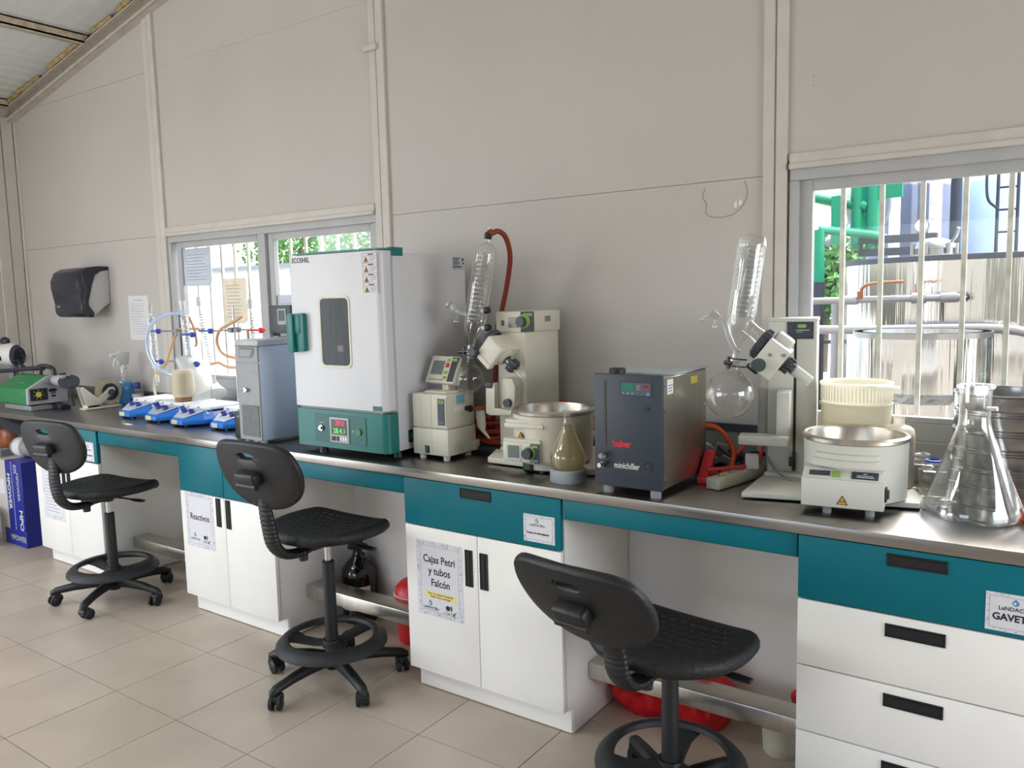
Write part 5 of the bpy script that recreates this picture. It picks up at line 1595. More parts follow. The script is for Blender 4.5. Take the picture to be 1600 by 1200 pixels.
# ================================================================== LEFT END: STIRRERS
def stirrer(x, y, label, note_mat):
    r = root('magnetic_stirrer', (x, y, Z0), 0, label, 'stirrer', None)
    # local: +y to the wall, front at y=-.13
    b = MB()
    b.prism([(-.055, -.130), (.055, -.130), (.125, -.045), (.125, .20), (-.125, .20), (-.125, -.045)], .012, .034, 'z', .003)
    # sloped blue nose
    A = [(-.055, -.130, .034), (.055, -.130, .034), (.125, -.045, .034), (.125, .02, .034), (-.125, .02, .034), (-.125, -.045, .034)]
    Bp = [(-.050, -.118, .044), (.050, -.118, .044), (.105, -.035, .072), (.105, .02, .078), (-.105, .02, .078), (-.105, -.035, .072)]
    va = [b.bm.verts.new(p) for p in A]; vb = [b.bm.verts.new(p) for p in Bp]
    for k in range(6):
        b.bm.faces.new((va[k], va[(k + 1) % 6], vb[(k + 1) % 6], vb[k]))
    b.bm.faces.new(vb); b.bm.faces.new(va[::-1])
    b.out('base', M_BLUE, r, local=True, smooth=20)
    # grey control face lying on the nose
    m = MB()
    P = [(-.046, -.112, .0465), (.046, -.112, .0465), (.098, -.035, .0735), (.085, -.008, .0775), (0, .004, .0785), (-.085, -.008, .0775), (-.098, -.035, .0735)]
    va = [m.bm.verts.new(p) for p in P]; vb = [m.bm.verts.new((p[0], p[1], p[2] + .0035)) for p in P]
    m.bm.faces.new(va[::-1]); m.bm.faces.new(vb)
    for k in range(7):
        m.bm.faces.new((va[k], va[(k + 1) % 7], vb[(k + 1) % 7], vb[k]))
    m.out('control_face', M_STGREY, r, local=True, smooth=20)
    for sx in (-1, 1):
        MB().lathe([(.016, 0), (.0165, .004), (.0150, .014), (.012, .017), (0, .017)], (sx * .033, -.052, .068), 16, axis=(0, -.34, .94)).box(sx * .033 - .003, sx * .033 + .003, -.076, -.048, .080, .090, .001, 1).out('knob', M_KNOB, r, local=True)
    # white arch behind the face, body under the plate
    a_ = MB()
    P = []
    for k in range(13):
        t = -1 + k / 6
        P.append((t * .118, .012 - .018 * t * t * 1.6, .058 + .028 * (1 - t * t)))
    a_.tube(P, .008, 8, 2)
    a_.out('arch', M_CERAM, r, local=True)
    MB().box(-.105, .105, .01, .19, .034, .070, .006).out('motor_housing', M_CERAM, r, local=True)
    MB().box(-.095, .095, .02, .18, .068, .082).out('heater_gap', M_BLACK, r, local=True)
    MB().box(-.118, .118, -.002, .215, .080, .100, .007, 3).out('hot_plate', M_CERAM, r, local=True)
    MB().box(-.085, -.065, -.0035, .0, .086, .094, .001, 1).out('plate_mark', M_GREYBOX, r, local=True)
    MB().box(.005, .025, -.0035, .0, .086, .094, .001, 1).out('plate_mark', M_GREYBOX, r, local=True)
    MB().box(-.038, .012, -.1325, -.130, .016, .038).out('asset_label', note_mat, r, local=True)
    b = MB()
    for (xx, yy) in ((-.05, -.10), (.05, -.10), (-.1, .17), (.1, .17)):
        b.cyl((xx, yy, 0), (xx, yy, .013), .012, n=10)
    split_out(b, 'foot', M_BLACK, r, local=True)
    return r


stirrer(.085, -.362, 'blue magnetic stirrer nearest the spray bottle, first of the four', M_CREAM)
stirrer(.385, -.380, 'blue magnetic stirrer under the cream graduated beaker', M_CREAM)
stirrer(.668, -.402, 'blue magnetic stirrer standing farthest forward, third from the spray bottle', M_CREAM)
stirrer(.975, -.372, 'blue magnetic stirrer half hidden by the black adapter', M_PAPER)

# graduated beaker and white funnel bag
jg = root('graduated_beaker', (.420, -.315, 1.00), 0, 'cream graduated plastic beaker with brown bottom on a stirrer', 'beaker')
MB().lathe([(.0, .004), (.050, .004), (.050, .026), (.0, .026)], (.420, -.315, 1.0), 28).out('brown_base', mat('brown_base', (150, 104, 62), 0.5), jg)
MB().lathe([(.0, .026), (.058, .026), (.062, .04), (.058, .15), (.054, .172), (.048, .178), (0, .176)], (.420, -.315, 1.0), 32).out('beaker_wall', mat('cream_plastic', (216, 202, 172), 0.55), jg)
b = MB()
for k in range(12):
    z = 1.045 + k * .010
    a0, a1 = rad(-100), rad(-20)
    rr_ = .0622 - (z - 1.04) / .11 * .004
    b.lathe([(rr_, -.0006), (rr_ + .0012, 0), (rr_, .0006)], (.420, -.315, z), 12, a0=a0, a1=a1)
b.out('graduation', M_BROWN, jg, kind='stuff')
wb = root('white_funnel', (.40, -.245, 1.00), 0, 'tall white plastic funnel-shaped wash container behind the beaker', 'container')
m = MB()
m.loft([(Vector((.455, -.175, 1.005)), (.130, .075)), (Vector((.43, -.180, 1.03)), (.120, .070)), (Vector((.385, -.190, 1.10)), (.088, .055)), (Vector((.350, -.200, 1.16)), (.080, .045)), (Vector((.325, -.200, 1.205)), (.088, .045)), (Vector((.300, -.200, 1.225)), (.085, .030))], 24)
m.out('container_wall', G_FROST, wb)
MB().loft([(Vector((.262, -.22, 1.08)), .008), (Vector((.250, -.25, 1.09)), .010), (Vector((.250, -.27, 1.10)), .006)], 8).out('spout', M_PLAST, wb)


# condensers on stands
def cond(base, top, r_, label, frosted=True):
    base, top = Vector(base), Vector(top)
    a = (top - base).normalized()
    L_ = (top - base).length
    t = root('reflux_condenser', base, 0, label, 'condenser', None)
    MB().lathe([(.006, -.115), (.0075, -.10), (.011, -.095), (.011, -.045), (.008, -.03), (.012, -.01), (r_ * .9, .0), (r_, .012), (r_, L_ - .012), (r_ * .9, L_), (.010, L_ + .008), (.009, L_ + .03), (.013, L_ + .035), (.016, L_ + .085), (.0175, L_ + .085)], base, 22, axis=a).out('jacket', G_LAB, t)
    coil(base + a * .01, top - a * .01, r_ * .62, int(L_ / .017), .0036, 6, 10).out('coil', G_COIL, t)
    MB().lathe([(.0125, L_ + .034), (.0155, L_ + .084), (.018, L_ + .086), (.018, L_ + .09)], base, 18, axis=a).out('ground_joint', G_FROST, t)
    MB().lathe([(.0115, -.09), (.0115, -.05)], base, 14, axis=a).out('lower_joint', G_FROST, t)
    return t


cond((-.035, -.20, 1.165), (-.055, -.20, 1.470), .0240, 'glass reflux condenser standing left of the window, by the paper notice')
cond((.330, -.20, 1.165), (.290, -.20, 1.475), .0240, 'glass reflux condenser before the left window jamb, inside the white hose loop')
cond((.525, -.20, 1.180), (.450, -.20, 1.500), .0240, 'leaning glass reflux condenser in front of the hanging blue-white paper')
cond((.935, -.20, 1.180), (.905, -.20, 1.480), .0230, 'glass reflux condenser closest to the grey chiller')
for (x, y, z1, lab) in ((.185, -.16, 1.50, 'thin steel stand rod at the left window jamb'), (.755, -.20, 1.525, 'thin steel stand rod left of the grey chiller')):
    sr = root('stand_rod', (x, y, Z0), 0, lab, 'lab stand')
    MB().cyl((x, y, .915), (x, y, z1), .006, n=12).out('rod', M_CHROME if x > .5 else M_SLATE, sr)
    MB().box(x - .06, x + .06, y - .03, y + .08, .90, .916, .003, 1).out('stand_base', M_GREYBOX, sr)
dr_ = root('drain_tube', (.503, -.20, Z0 + .1), 0, 'straight glass drain tube below the leaning condenser', 'tube')
MB().cyl((.502, -.20, 1.005), (.510, -.20, 1.075), .0045, n=10).out('tube', G_TUBE, dr_)
M_CLAMP = mat('clamp_blue', (40, 70, 170), 0.4)


def clamp(x, z, xr, zr, yy, label, jaw=M_CLAMP, y=-.2):
    t = root('clamp', (x, y, z), 0, label, 'clamp', None)
    MB().tube([(x - .032, y - .012, z), (x, y - .030, z + .002), (x + .030, y - .016, z), (x + .05, y - .006, z)], .0042, 8).tube([(x - .025, y + .015, z), (x, y + .030, z), (x + .03, y + .016, z), (x + .05, y, z)], .0042, 8).out('jaw', jaw, t)
    MB().cyl((x + .045, y - .002, z), (x + .085, y, z), .009, n=10).box(x + .05, x + .07, y - .012, y + .012, z - .016, z + .014, .003, 1).out('jaw_body', jaw, t)
    MB().tube([(x + .08, y, z), (xr, yy, zr)], .0048, 8, 0).out('clamp_rod', M_GREYBOX, t)
    MB().box(xr - .018, xr + .018, yy - .016, yy + .016, zr - .014, zr + .014, .004, 1).out('boss_head', M_GREYBOX, t)
    return t


clamp(-.045, 1.388, .170, 1.388, -.172, 'blue clamp on the leftmost condenser, upper one')
clamp(-.036, 1.205, .170, 1.210, -.172, 'blue clamp on the leftmost condenser, lower one')
clamp(.302, 1.370, .205, 1.372, -.172, 'blue clamp on the condenser inside the white hose loop, upper one')
clamp(.322, 1.200, .205, 1.205, -.172, 'blue clamp on the condenser inside the white hose loop, lower one')
clamp(.475, 1.392, .738, 1.398, -.205, 'blue clamp reaching from the leaning condenser to the steel rod')
clamp(.925, 1.398, .775, 1.400, -.195, 'red-jawed clamp on the condenser nearest the grey chiller', M_RED)
for pts_, r_, m_, lab in (
        ([(.335, -.24, 1.495), (.20, -.25, 1.49), (.06, -.26, 1.44), (.005, -.265, 1.36), (.01, -.265, 1.26), (.07, -.26, 1.18), (.18, -.25, 1.14), (.27, -.235, 1.145), (.315, -.225, 1.17)], .0125, G_TUBE, 'white translucent hose looping in front of the two left condensers'),
        ([(-.030, -.215, 1.135), (.03, -.225, 1.14), (.10, -.22, 1.19), (.14, -.20, 1.29), (.18, -.17, 1.39), (.25, -.15, 1.40), (.40, -.15, 1.40)], .0075, M_TANHOSE, 'tan rubber hose rising from the leftmost condenser'),
        ([(.295, -.17, 1.47), (.33, -.165, 1.40), (.345, -.165, 1.32), (.335, -.17, 1.30)], .0075, M_TANHOSE, 'tan rubber hose stub on the second condenser'),
        ([(.875, -.23, 1.475), (.78, -.24, 1.435), (.69, -.245, 1.40), (.655, -.245, 1.34), (.68, -.24, 1.28), (.74, -.235, 1.255), (.83, -.22, 1.25), (.88, -.21, 1.32), (.885, -.21, 1.40)], .0085, M_TANHOSE, 'tan rubber hose bending round the rod beside the grey chiller'),
        ([(.545, -.215, 1.205), (.62, -.22, 1.215), (.70, -.22, 1.195), (.80, -.22, 1.195), (.90, -.21, 1.22)], .0080, M_TANHOSE, 'tan rubber hose joining the two right condensers low down'),
        ([(-.035, -.205, 1.13), (-.055, -.21, 1.05), (-.045, -.20, .97), (.0, -.16, .925), (.06, -.10, .91)], .0075, M_BEIGE, 'cream hose hanging from the leftmost condenser to the bench')):
    o = MB().tube(pts_, r_, 10).out('hose', m_)
    tag(o, lab, 'hose')

# small things by the wall
tdp = root('tape_dispenser', (-.50, -.28, Z0), 0, 'cream tape dispenser holding a roll of clear tape', 'tape dispenser')
MB().prism([(-.555, -.420), (-.485, -.420), (-.485, -.180), (-.555, -.180)], .901, .913, 'z', .003).out('foot_plate', M_IKA, tdp)
m = MB()
for x in (-.552, -.496):
    m.prism([(-.400, .912), (-.330, .912), (-.215, 1.010), (-.225, 1.030), (-.255, 1.030), (-.330, .965), (-.420, 1.050), (-.436, 1.046)], x, x + .009, 'x', .002)
m.box(-.552, -.487, -.40, -.32, .912, .930, .003)
m.out('cheek', M_IKA, tdp)
MB().lathe([(.055, -.022), (.078, -.022), (.078, .022), (.055, .022), (.055, -.022)], (-.520, -.245, 1.000), 40, axis=(1, 0, 0)).out('tape_roll', G_TAPE, tdp)
MB().lathe([(.030, -.023), (.055, -.023), (.055, .023), (.030, .023), (.030, -.023)], (-.520, -.245, 1.000), 32, axis=(1, 0, 0)).out('tape_core', M_DISP, tdp)
MB().cyl((-.56, -.245, 1.0), (-.48, -.245, 1.0), .020, n=20).out('spindle', M_SLATE, tdp)
sb = root('spray_bottle', (-.555, -.115, Z0), 0, 'clear trigger spray bottle half full of blue liquid', 'spray bottle')
SBc = (-.555, -.115, Z0)
MB().lathe([(0, .002), (.052, .002), (.056, .008), (.056, .11), (.052, .145), (.042, .165), (.030, .178), (.024, .195), (.022, .235)], SBc, 32).out('bottle_wall', G_LAB, sb)
MB().lathe([(0, .004), (.053, .005), (.0545, .010), (.0545, .11), (.050, .143), (.044, .150), (0, .150)], SBc, 32).out('blue_liquid', G_BLUEL, sb)
MB().lathe([(.0575, .02), (.0575, .105), (.057, .112)], SBc, 14, a0=rad(-170), a1=rad(-75)).out('label_wrap', M_PAPER, sb)
MB().cyl((-.555, -.115, Z0 + .232), (-.555, -.115, Z0 + .262), .021, .019, n=20).prism([(-.150, 1.160), (-.085, 1.160), (-.080, 1.215), (-.070, 1.222), (-.075, 1.245), (-.135, 1.248), (-.178, 1.236), (-.182, 1.222), (-.150, 1.214)], -.568, -.542, 'x', .004).out('spray_head', M_PLAST, sb)
MB().tube([(-.555, -.150, 1.210), (-.555, -.172, 1.190), (-.555, -.178, 1.160), (-.555, -.170, 1.145)], .006, 8).cyl((-.555, -.182, 1.229), (-.555, -.196, 1.229), .010, n=12).out('trigger', M_PLAST, sb)
MB().tube([(-.555, -.115, 1.15), (-.555, -.115, .92)], .003, 6, 0).out('dip_tube', M_PLAST, sb)
bb = root('small_bottle', (-.485, -.07, Z0), 0, 'small clear bottle with blue cap and label beside the spray bottle', 'bottle')
MB().lathe([(0, 0), (.036, 0), (.038, .004), (.038, .085), (.030, .098), (.017, .104), (.017, .110)], (-.485, -.07, Z0), 24).out('bottle_wall', G_LAB, bb)
MB().lathe([(.0385, .02), (.0385, .07)], (-.485, -.07, Z0), 20).out('label_wrap', M_PAPER, bb)
MB().lathe([(.0388, .012), (.0388, .045)], (-.485, -.07, Z0), 20).out('blue_band', M_KNOB, bb)
MB().lathe([(.019, .103), (.0195, .106), (.0195, .140), (.017, .143), (0, .143)], (-.485, -.07, Z0), 20).out('blue_cap', M_KNOB, bb)
o = MB().loft([(Vector((-.40, -.16, .915)), .008), (Vector((-.38, -.16, .922)), .020), (Vector((-.22, -.12, .922)), .021), (Vector((-.14, -.10, .918)), .012)], 14).out('white_pouch', M_PLAST)
tag(o, 'white plastic tube-shaped pouch lying behind the first stirrer', 'pouch')
o = MB().box(-.045, .045, -.012, .012, .9006, .9016, 0).xf(Matrix.Translation((.33, -.605, 0)) @ Matrix.Rotation(rad(-8), 4, 'Z')).out('paper_scrap', M_PAPER)
tag(o, 'small white paper scrap lying on the worktop before the stirrers', 'paper')

# green portable machine on its grey plinth
gm_ = root('green_machine', (-.98, -.50, Z0), 0, 'green and grey portable machine with round nozzle at the far left', 'machine')
MB().box(-1.15, -.79, -.600, -.40, .901, .934, .004).out('plinth', M_GREYBOX, gm_)
b = MB()
for (x, y) in ((-.80, -.585), (-.80, -.47), (-1.13, -.585)):
    b.box(x - .02, x + .02, y - .02, y + .02, .932, .944, .003)
split_out(b, 'rubber_foot', M_BLACK, gm_)
MB().box(-.795, -.70, -.47, -.40, .901, .932, .003).out('dark_rail', M_DISP, gm_)
SIDE = [(-.620, .940), (-.375, .940), (-.370, 1.085), (-.455, 1.115), (-.490, 1.112), (-.618, 1.040)]
MB().prism(SIDE, -1.185, -.800, 'x', .006).out('green_casing', M_GREEN, gm_, smooth=20)
MB().prism([(y, z + .002) for y, z in SIDE], -.800, -.775, 'x', .003).out('grey_end_plate', M_GREYCASE, gm_, smooth=20)
MB().prism(rrect(-.605, -.500, .965, 1.040, .006), -.776, -.7725, 'x').out('fan_frame', M_BLACK, gm_)
MB().cyl((-.7735, -.556, 1.003), (-.769, -.556, 1.003), .017, n=18).out('fan_hub', mat('fan_yellow', (222, 214, 60), 0.5), gm_)
m = MB()
for k in range(7):
    m.box(-.7726, -.7710, -.558, -.554, 1.013, 1.036, rot=Matrix.Rotation(2 * pi * k / 7, 4, 'X'), at=(-.77, -.556, 1.003))
m.out('fan_blade', M_GREYBOX, gm_, kind='stuff')
m = MB().sphere((-.7745, -.468, 1.022), .003, .028, .012, 12, 8)
m.out('oval_plate', M_INK, gm_)
split_out(MB().box(-.776, -.772, -.482, -.452, 1.000, 1.007).box(-.776, -.772, -.478, -.452, .980, .992), 'socket', M_INK, gm_)
MB().prism([(-.545, 1.062), (-.455, 1.062), (-.470, 1.092), (-.490, 1.092)], -.777, -.7735, 'x').out('triangle_plate', M_GREYBOX, gm_)
MB().box(-1.00, -.93, -.566, -.564, 1.068, 1.072).out('nameplate', M_GREYBOX, gm_)
MB().loft([(Vector((-.79, -.445, 1.082)), .030), (Vector((-.70, -.455, 1.084)), .036), (Vector((-.575, -.470, 1.088)), .040)], 22).out('barrel', M_GREYCASE, gm_)
dn = Vector((.50, -.30, .82)).normalized()
MB().loft([(Vector((-.545, -.475, 1.086)) - dn * .006, .060), (Vector((-.545, -.475, 1.086)) + dn * .006, .060)], 30).out('black_disc', M_SLATE, gm_)
MB().tube([(-.545, -.475, 1.075), (-.552, -.465, 1.00), (-.60, -.43, .935), (-.70, -.42, .925)], .005, 8).out('prop', M_SLATE, gm_)
MB().cyl((-.64, -.46, 1.118), (-.64, -.46, 1.135), .016, n=14).tube([(-.78, -.42, 1.12), (-.64, -.46, 1.13), (-.56, -.47, 1.115)], .004, 6).out('top_knob', M_BLACK, gm_)
# black carrying frame above
MB().tube([(-1.70, -.40, 1.105), (-1.45, -.40, 1.122), (-1.20, -.40, 1.140), (-1.02, -.40, 1.148)], .016, 10).tube([(-1.14, -.40, 1.142), (-1.03, -.40, 1.163), (-.92, -.40, 1.156), (-.885, -.40, 1.135), (-.88, -.40, 1.098)], .015, 10).tube([(-1.44, -.40, 1.12), (-1.44, -.40, .99)], .006, 8).tube([(-1.06, -.40, 1.15), (-1.06, -.40, 1.10)], .012, 8).out('carry_handle', M_DISP, gm_)
lm_ = root('lamp_head', (-1.55, -.30, Z0), 0, 'white round instrument head with black pads behind the green machine', 'instrument')
MB().loft([(Vector((-1.72, -.34, 1.22)), .075), (Vector((-1.60, -.34, 1.22)), .082), (Vector((-1.50, -.34, 1.215)), .070), (Vector((-1.46, -.34, 1.21)), .045)], 22).out('head', M_PLAST, lm_)
MB().loft([(Vector((-1.475, -.36, 1.22)), (.05, .075)), (Vector((-1.43, -.36, 1.215)), (.04, .062))], 16).cyl((-1.60, -.43, 1.205), (-1.60, -.415, 1.205), .022, n=14).sphere((-1.68, -.34, 1.315), .045, .03, .03).out('black_pad', M_DISP, lm_)
MB().tube([(-1.44, -.38, 1.19), (-1.36, -.40, 1.185), (-1.30, -.40, 1.15), (-1.24, -.40, 1.14)], .010, 8).tube([(-1.46, -.38, 1.17), (-1.40, -.40, 1.16), (-1.33, -.38, 1.19), (-1.38, -.36, 1.22), (-1.45, -.36, 1.235)], .006, 8).out('cable_loop', M_BLACK, lm_)
MB().cyl((-1.60, -.33, .90), (-1.60, -.33, 1.16), .025, n=14).lathe([(0, 0), (.10, 0), (.10, .015), (0, .015)], (-1.60, -.33, .90), 24).out('stem', M_GREYBOX, lm_)

# ================================================================== ON THE WALL AND WINDOW
td = root('towel_dispenser', (-1.05, 0, 1.62), 0, 'smoke-black paper towel dispenser on the wall above the green machine', 'dispenser')
def shape(pts, k=3):
    return [(p.x, p.z) for p in catmull([(a, 0, c) for a, c in pts] + [(pts[0][0], 0, pts[0][1])], k)[:-1]]
# side profile in y-z, extruded along x
prof = [(-.002, 1.812), (-.08, 1.812), (-.150, 1.802), (-.195, 1.775), (-.222, 1.72), (-.222, 1.665), (-.205, 1.62), (-.202, 1.57), (-.205, 1.53), (-.200, 1.50), (-.180, 1.478), (-.150, 1.472), (-.150, 1.54), (-.162, 1.575), (-.138, 1.625), (-.130, 1.69), (-.105, 1.755), (-.055, 1.790), (-.002, 1.796)]
MB().prism(prof, -1.210, -.850, 'x', .006).out('cover', M_DISP, td)
MB().prism([(-.002, 1.788), (-.055, 1.782), (-.100, 1.750), (-.128, 1.69), (-.134, 1.622), (-.155, 1.575), (-.140, 1.50), (-.120, 1.475), (-.080, 1.520), (-.04, 1.550), (-.002, 1.565)], -1.200, -.858, 'x', .004).out('back_case', M_DISPW, td)
MB().prism([(-.160, 1.560), (-.120, 1.500), (-.128, 1.470), (-.190, 1.520)], -1.19, -.846, 'x', .006).out('paper_mouth', M_DISP, td)
MB().tube([(-.852, -.185, 1.765), (-.850, -.180, 1.71), (-.850, -.165, 1.66), (-.850, -.180, 1.61), (-.850, -.182, 1.56)], .006, 8).out('edge_bead', M_SLATE, td)
MB().box(-1.14, -1.02, -.165, -.120, 1.481, 1.488).out('paper_end', M_PAPER, td)
b = MB()
for k in range(3):
    b.lathe([(0, 0), (.005, 0), (.005, .001), (0, .001)], (-1.165 + k * .011, -.2035, 1.548), 10, axis=(0, -1, 0))
b.out('emblem', M_GREYTOP, td)
nt = sign('wall_notice', 'laminated white notice on the wall right of the towel dispenser', 'notice', -.638, -.405, 1.318, 1.608, -.0005, M_PAPER, False)
marks(nt, 1, -.58, -.46, 1.572, 1.584, -.0005, M_INKG, .004)
marks(nt, 13, -.615, -.43, 1.35, 1.562, -.0005, M_INKG, .0025)
for (nm, lab, x0, x1, z0, z1, m_, rows) in (
        ('window_paper', 'pale blue-white paper hanging on the left window pane', -.030, .250, 1.655, 1.885, G_SHEET, 9),
        ('window_paper', 'tan paper sheet taped to the left window pane', .355, .575, 1.425, 1.690, G_SHEET2, 10),
        ('window_paper', 'whitish paper on the right sash behind the dark instrument', .850, 1.030, 1.33, 1.585, G_SHEET, 5)):
    r = root(nm, (x0, .03, z0), 0, lab, 'paper')
    pl = [(x0, z0 + .01), (x0 + .02, z0), (x1 - .03, z0), (x1, z0 + .02), (x1, z1), (x0, z1)]
    MB().prism(pl, .0290, .0300, 'y').out('sheet', m_, r)
    marks(r, rows, x0 + .03, x1 - .03, z0 + .03, z1 - .03, .0300, M_INKG, .0035)
    if 'tan' in lab:
        MB().prism([((x0 + x1) / 2 - .02, z1 - .035), ((x0 + x1) / 2 + .02, z1 - .035), ((x0 + x1) / 2, z1 - .012)], .0280, .0288, 'y').out('yellow_emblem', M_YELLOW, r)

# ================================================================== UNDER THE BENCH
ab = root('amber_bottle', (1.745, -.265, 0), 0, 'dark amber reagent bottle with ring handle under the bench', 'bottle')
AC = (1.745, -.297, .0)
MB().lathe([(0, 0), (.078, 0), (.084, .006), (.084, .225), (.078, .258), (.055, .288), (.032, .312), (.024, .328), (.022, .348), (.026, .352), (.026, .360), (.020, .362)], AC, 40).out('glass', M_AMBER, ab)
MB().lathe([(.024, .352), (.048, .358), (.050, .366), (.030, .374), (.026, .392), (0, .394)], AC, 28).out('cap', M_BLACK, ab)
MB().tube([Vector(AC) + Vector((.025, -.01, .336)), Vector(AC) + Vector((.058, -.02, .340)), Vector(AC) + Vector((.066, -.02, .315)), Vector(AC) + Vector((.045, -.015, .295))], .0075, 8).out('ring_handle', M_AMBER, ab)
MB().lathe([(.0848, .07), (.0848, .185)], AC, 30, a0=rad(-130), a1=rad(-5)).out('label', M_PAPER, ab)
rc = root('red_container', (2.150, -.322, 0), 0, 'red lidded container between the amber bottle and the Cajas Petri cupboard', 'bin')
MB().lathe([(0, 0), (.085, 0), (.095, .01), (.105, .20), (.105, .205)], (2.150, -.322, 0), 32).out('bin', M_RED, rc)
MB().lathe([(.108, .198), (.110, .203), (.110, .222), (.104, .226), (.104, .214)], (2.150, -.322, 0), 32).out('white_rim', M_PLAST, rc)
MB().lathe([(.106, .224), (.100, .250), (.080, .272), (.045, .284), (0, .288)], (2.150, -.322, 0), 32).out('domed_lid', M_RED, rc)


def bag(loc, sx, sy, sz, seed, label):
    rnd = random.Random(seed)
    m = MB()
    n, h = 26, 9
    loops = []
    for i in range(h):
        t = i / (h - 1)
        f = (.80 + .45 * sin(pi * min(1, t * 1.25))) * (1 - .78 * max(0, t - .55) / .45)
        loops.append([m.bm.verts.new((loc[0] + sx * f * cos(2 * pi * k / n) * (1 + .10 * sin(k * 2.4 + i) + rnd.uniform(-.05, .05)), loc[1] + sy * f * sin(2 * pi * k / n) * (1 + .08 * sin(k * 3.1 + i * .7)), loc[2] + sz * t + rnd.uniform(-.006, .006) * (0 < i))) for k in range(n)])
    for a, b in zip(loops, loops[1:]):
        for k in range(n):
            m.bm.faces.new((a[k], a[(k + 1) % n], b[(k + 1) % n], b[k]))
    m.bm.faces.new(loops[0][::-1]); m.bm.faces.new(loops[-1])
    o = m.out('red_bag', M_REDBAG, smooth=25)
    return tag(o, label, 'bag')


bag((3.290, -.330, 0.002), .108, .092, .19, 5, 'crumpled red plastic bag on the floor beside the Cajas Petri cupboard')
bag((3.515, -.325, 0.002), .088, .085, .275, 9, 'crumpled red plastic bag bulging above the footrest behind the lowered stool')
rd = root('red_disc_handle', (3.86, -.300, 0), 0, 'red round knob of a cream drum beside the drawer chest', 'drum')
MB().lathe([(0, 0), (.058, 0), (.062, .006), (.066, .085), (.064, .10), (.05, .112), (0, .112)], (3.80, -.350, 0), 28).out('drum', M_BEIGE, rd)
MB().cyl((3.80, -.350, .11), (3.86, -.34, .19), .010, n=10).lathe([(0, 0), (.030, 0), (.032, .004), (.032, .014), (0, .018)], (3.86, -.34, .20), 24, axis=(-.2, -1, 0)).out('knob', M_RED, rd)

cbx = root('carton', (-1.11, -.42, 0), 0, 'blue and white carton lettered MPOWER standing left of the cupboards', 'box')
KX0, KX1, KF, KB, KH = -1.29, -.935, -.630, -.22, .560
MB().box(KX0, KX1, KF, KB, .002, KH, .004, 1).out('carton_body', mat('carton_white', (196, 190, 184), 0.6, var=0.06), cbx)
MB().box(KX0 + .135, KX1 + .0012, KF - .0018, KB, .10, KH + .001, .002, 1).out('blue_wrap', M_CARDB, cbx)
MB().box(KX0 + .06, KX1 + .0022, KF - .0028, KB, .0, .105, .002, 1).out('blue_foot_band', M_CARDB, cbx)
MB().box(KX0 + .222, KX0 + .228, KF - .0030, KF, .11, KH).out('fold_line', M_GREYTOP, cbx)
RV = (pi / 2, -pi / 2, 0)
for (x, z, s_, tx_, m_) in ((KX0 + .175, .36, .056, 'MPOWER', M_PLAST), (KX0 + .300, .40, .044, 'MPOWER', M_GREYTOP), (KX0 + .310, .18, .066, 'MPO', M_PLAST), (KX0 + .275, .515, .055, 'ER', M_GREYTOP)):
    c = text('lettering', tx_, s_, (0, 0, 0), m_, None, bold=.001)
    c.parent = cbx
    mm = Matrix.Translation((x, KF - .0035, z)) @ Matrix.Rotation(pi / 2, 4, 'Y') @ Matrix.Rotation(pi / 2, 4, 'X')
    c.matrix_basis = world_of(cbx).inverted() @ mm
text('lettering', 'MPOWER', .05, (KX0 + .25, KF - .0045, .052), M_GREYTOP, cbx, bold=.001)
MB().box(KX0 + .02, KX0 + .10, KF - .001, KF, .33, .43).out('shipping_label', M_PAPER, cbx)
bn = root('dark_bin', (-1.275, -.80, 0), 0, 'dark grey waste bin at the far left below the worktop', 'bin')
MB().loft([(Vector((-1.275, -.80, .002)), .105), (Vector((-1.275, -.80, .235)), .122)], 28).lathe([(.121, .23), (.127, .233), (.127, .243), (.118, .243)], (-1.275, -.80, 0), 28).out('bin', M_SLATE, bn)
rl = root('wrapped_bundle', (-1.15, -.45, KH), 0, 'grey plastic-wrapped bundle with paper band on top of the carton', 'bundle')
MB().loft([(Vector((-1.27, -.50, KH + .058)), (.045, .05)), (Vector((-1.24, -.50, KH + .064)), (.060, .063)), (Vector((-1.10, -.48, KH + .064)), (.058, .063)), (Vector((-.98, -.47, KH + .060)), (.052, .058)), (Vector((-.95, -.47, KH + .058)), (.03, .04))], 20).out('bundle', M_BROWN, rl)
MB().loft([(Vector((-1.22, -.497, KH + .0640)), (.0615, .0645)), (Vector((-1.15, -.487, KH + .064)), (.0600, .0645))], 20, False).out('paper_band', M_PAPER, rl)
oj = root('orange_jar', (-1.52, -.44, 0), 0, 'brown-orange jar with dark lid on a grey box left of the wrapped bundle', 'jar')
MB().lathe([(0, 0), (.075, 0), (.082, .01), (.082, .10), (.07, .125), (0, .125)], (-1.47, -.44, .602), 28).out('jar', mat('jar_orange', (150, 84, 44), 0.3, var=.2), oj)
MB().lathe([(0, .123), (.078, .123), (.078, .150), (0, .150)], (-1.47, -.44, .602), 28).out('lid', M_BLACK, oj)
gx = root('grey_box', (-1.60, -.40, 0), 0, 'plain grey box under the worktop below the orange jar', 'box')
MB().box(-1.90, -1.38, -.56, -.20, .002, .50, .006, 1).out('box_body', M_GREYBOX, gx)
MB().box(-1.90, -1.38, -.563, -.20, .501, .600, .006, 1).out('box_lid', M_GREYBOX, gx)
dbg = root('dark_bundle', (-1.25, -.5, .69), 0, 'dark folded cloth bundle squeezed under the far left of the worktop', 'bundle')
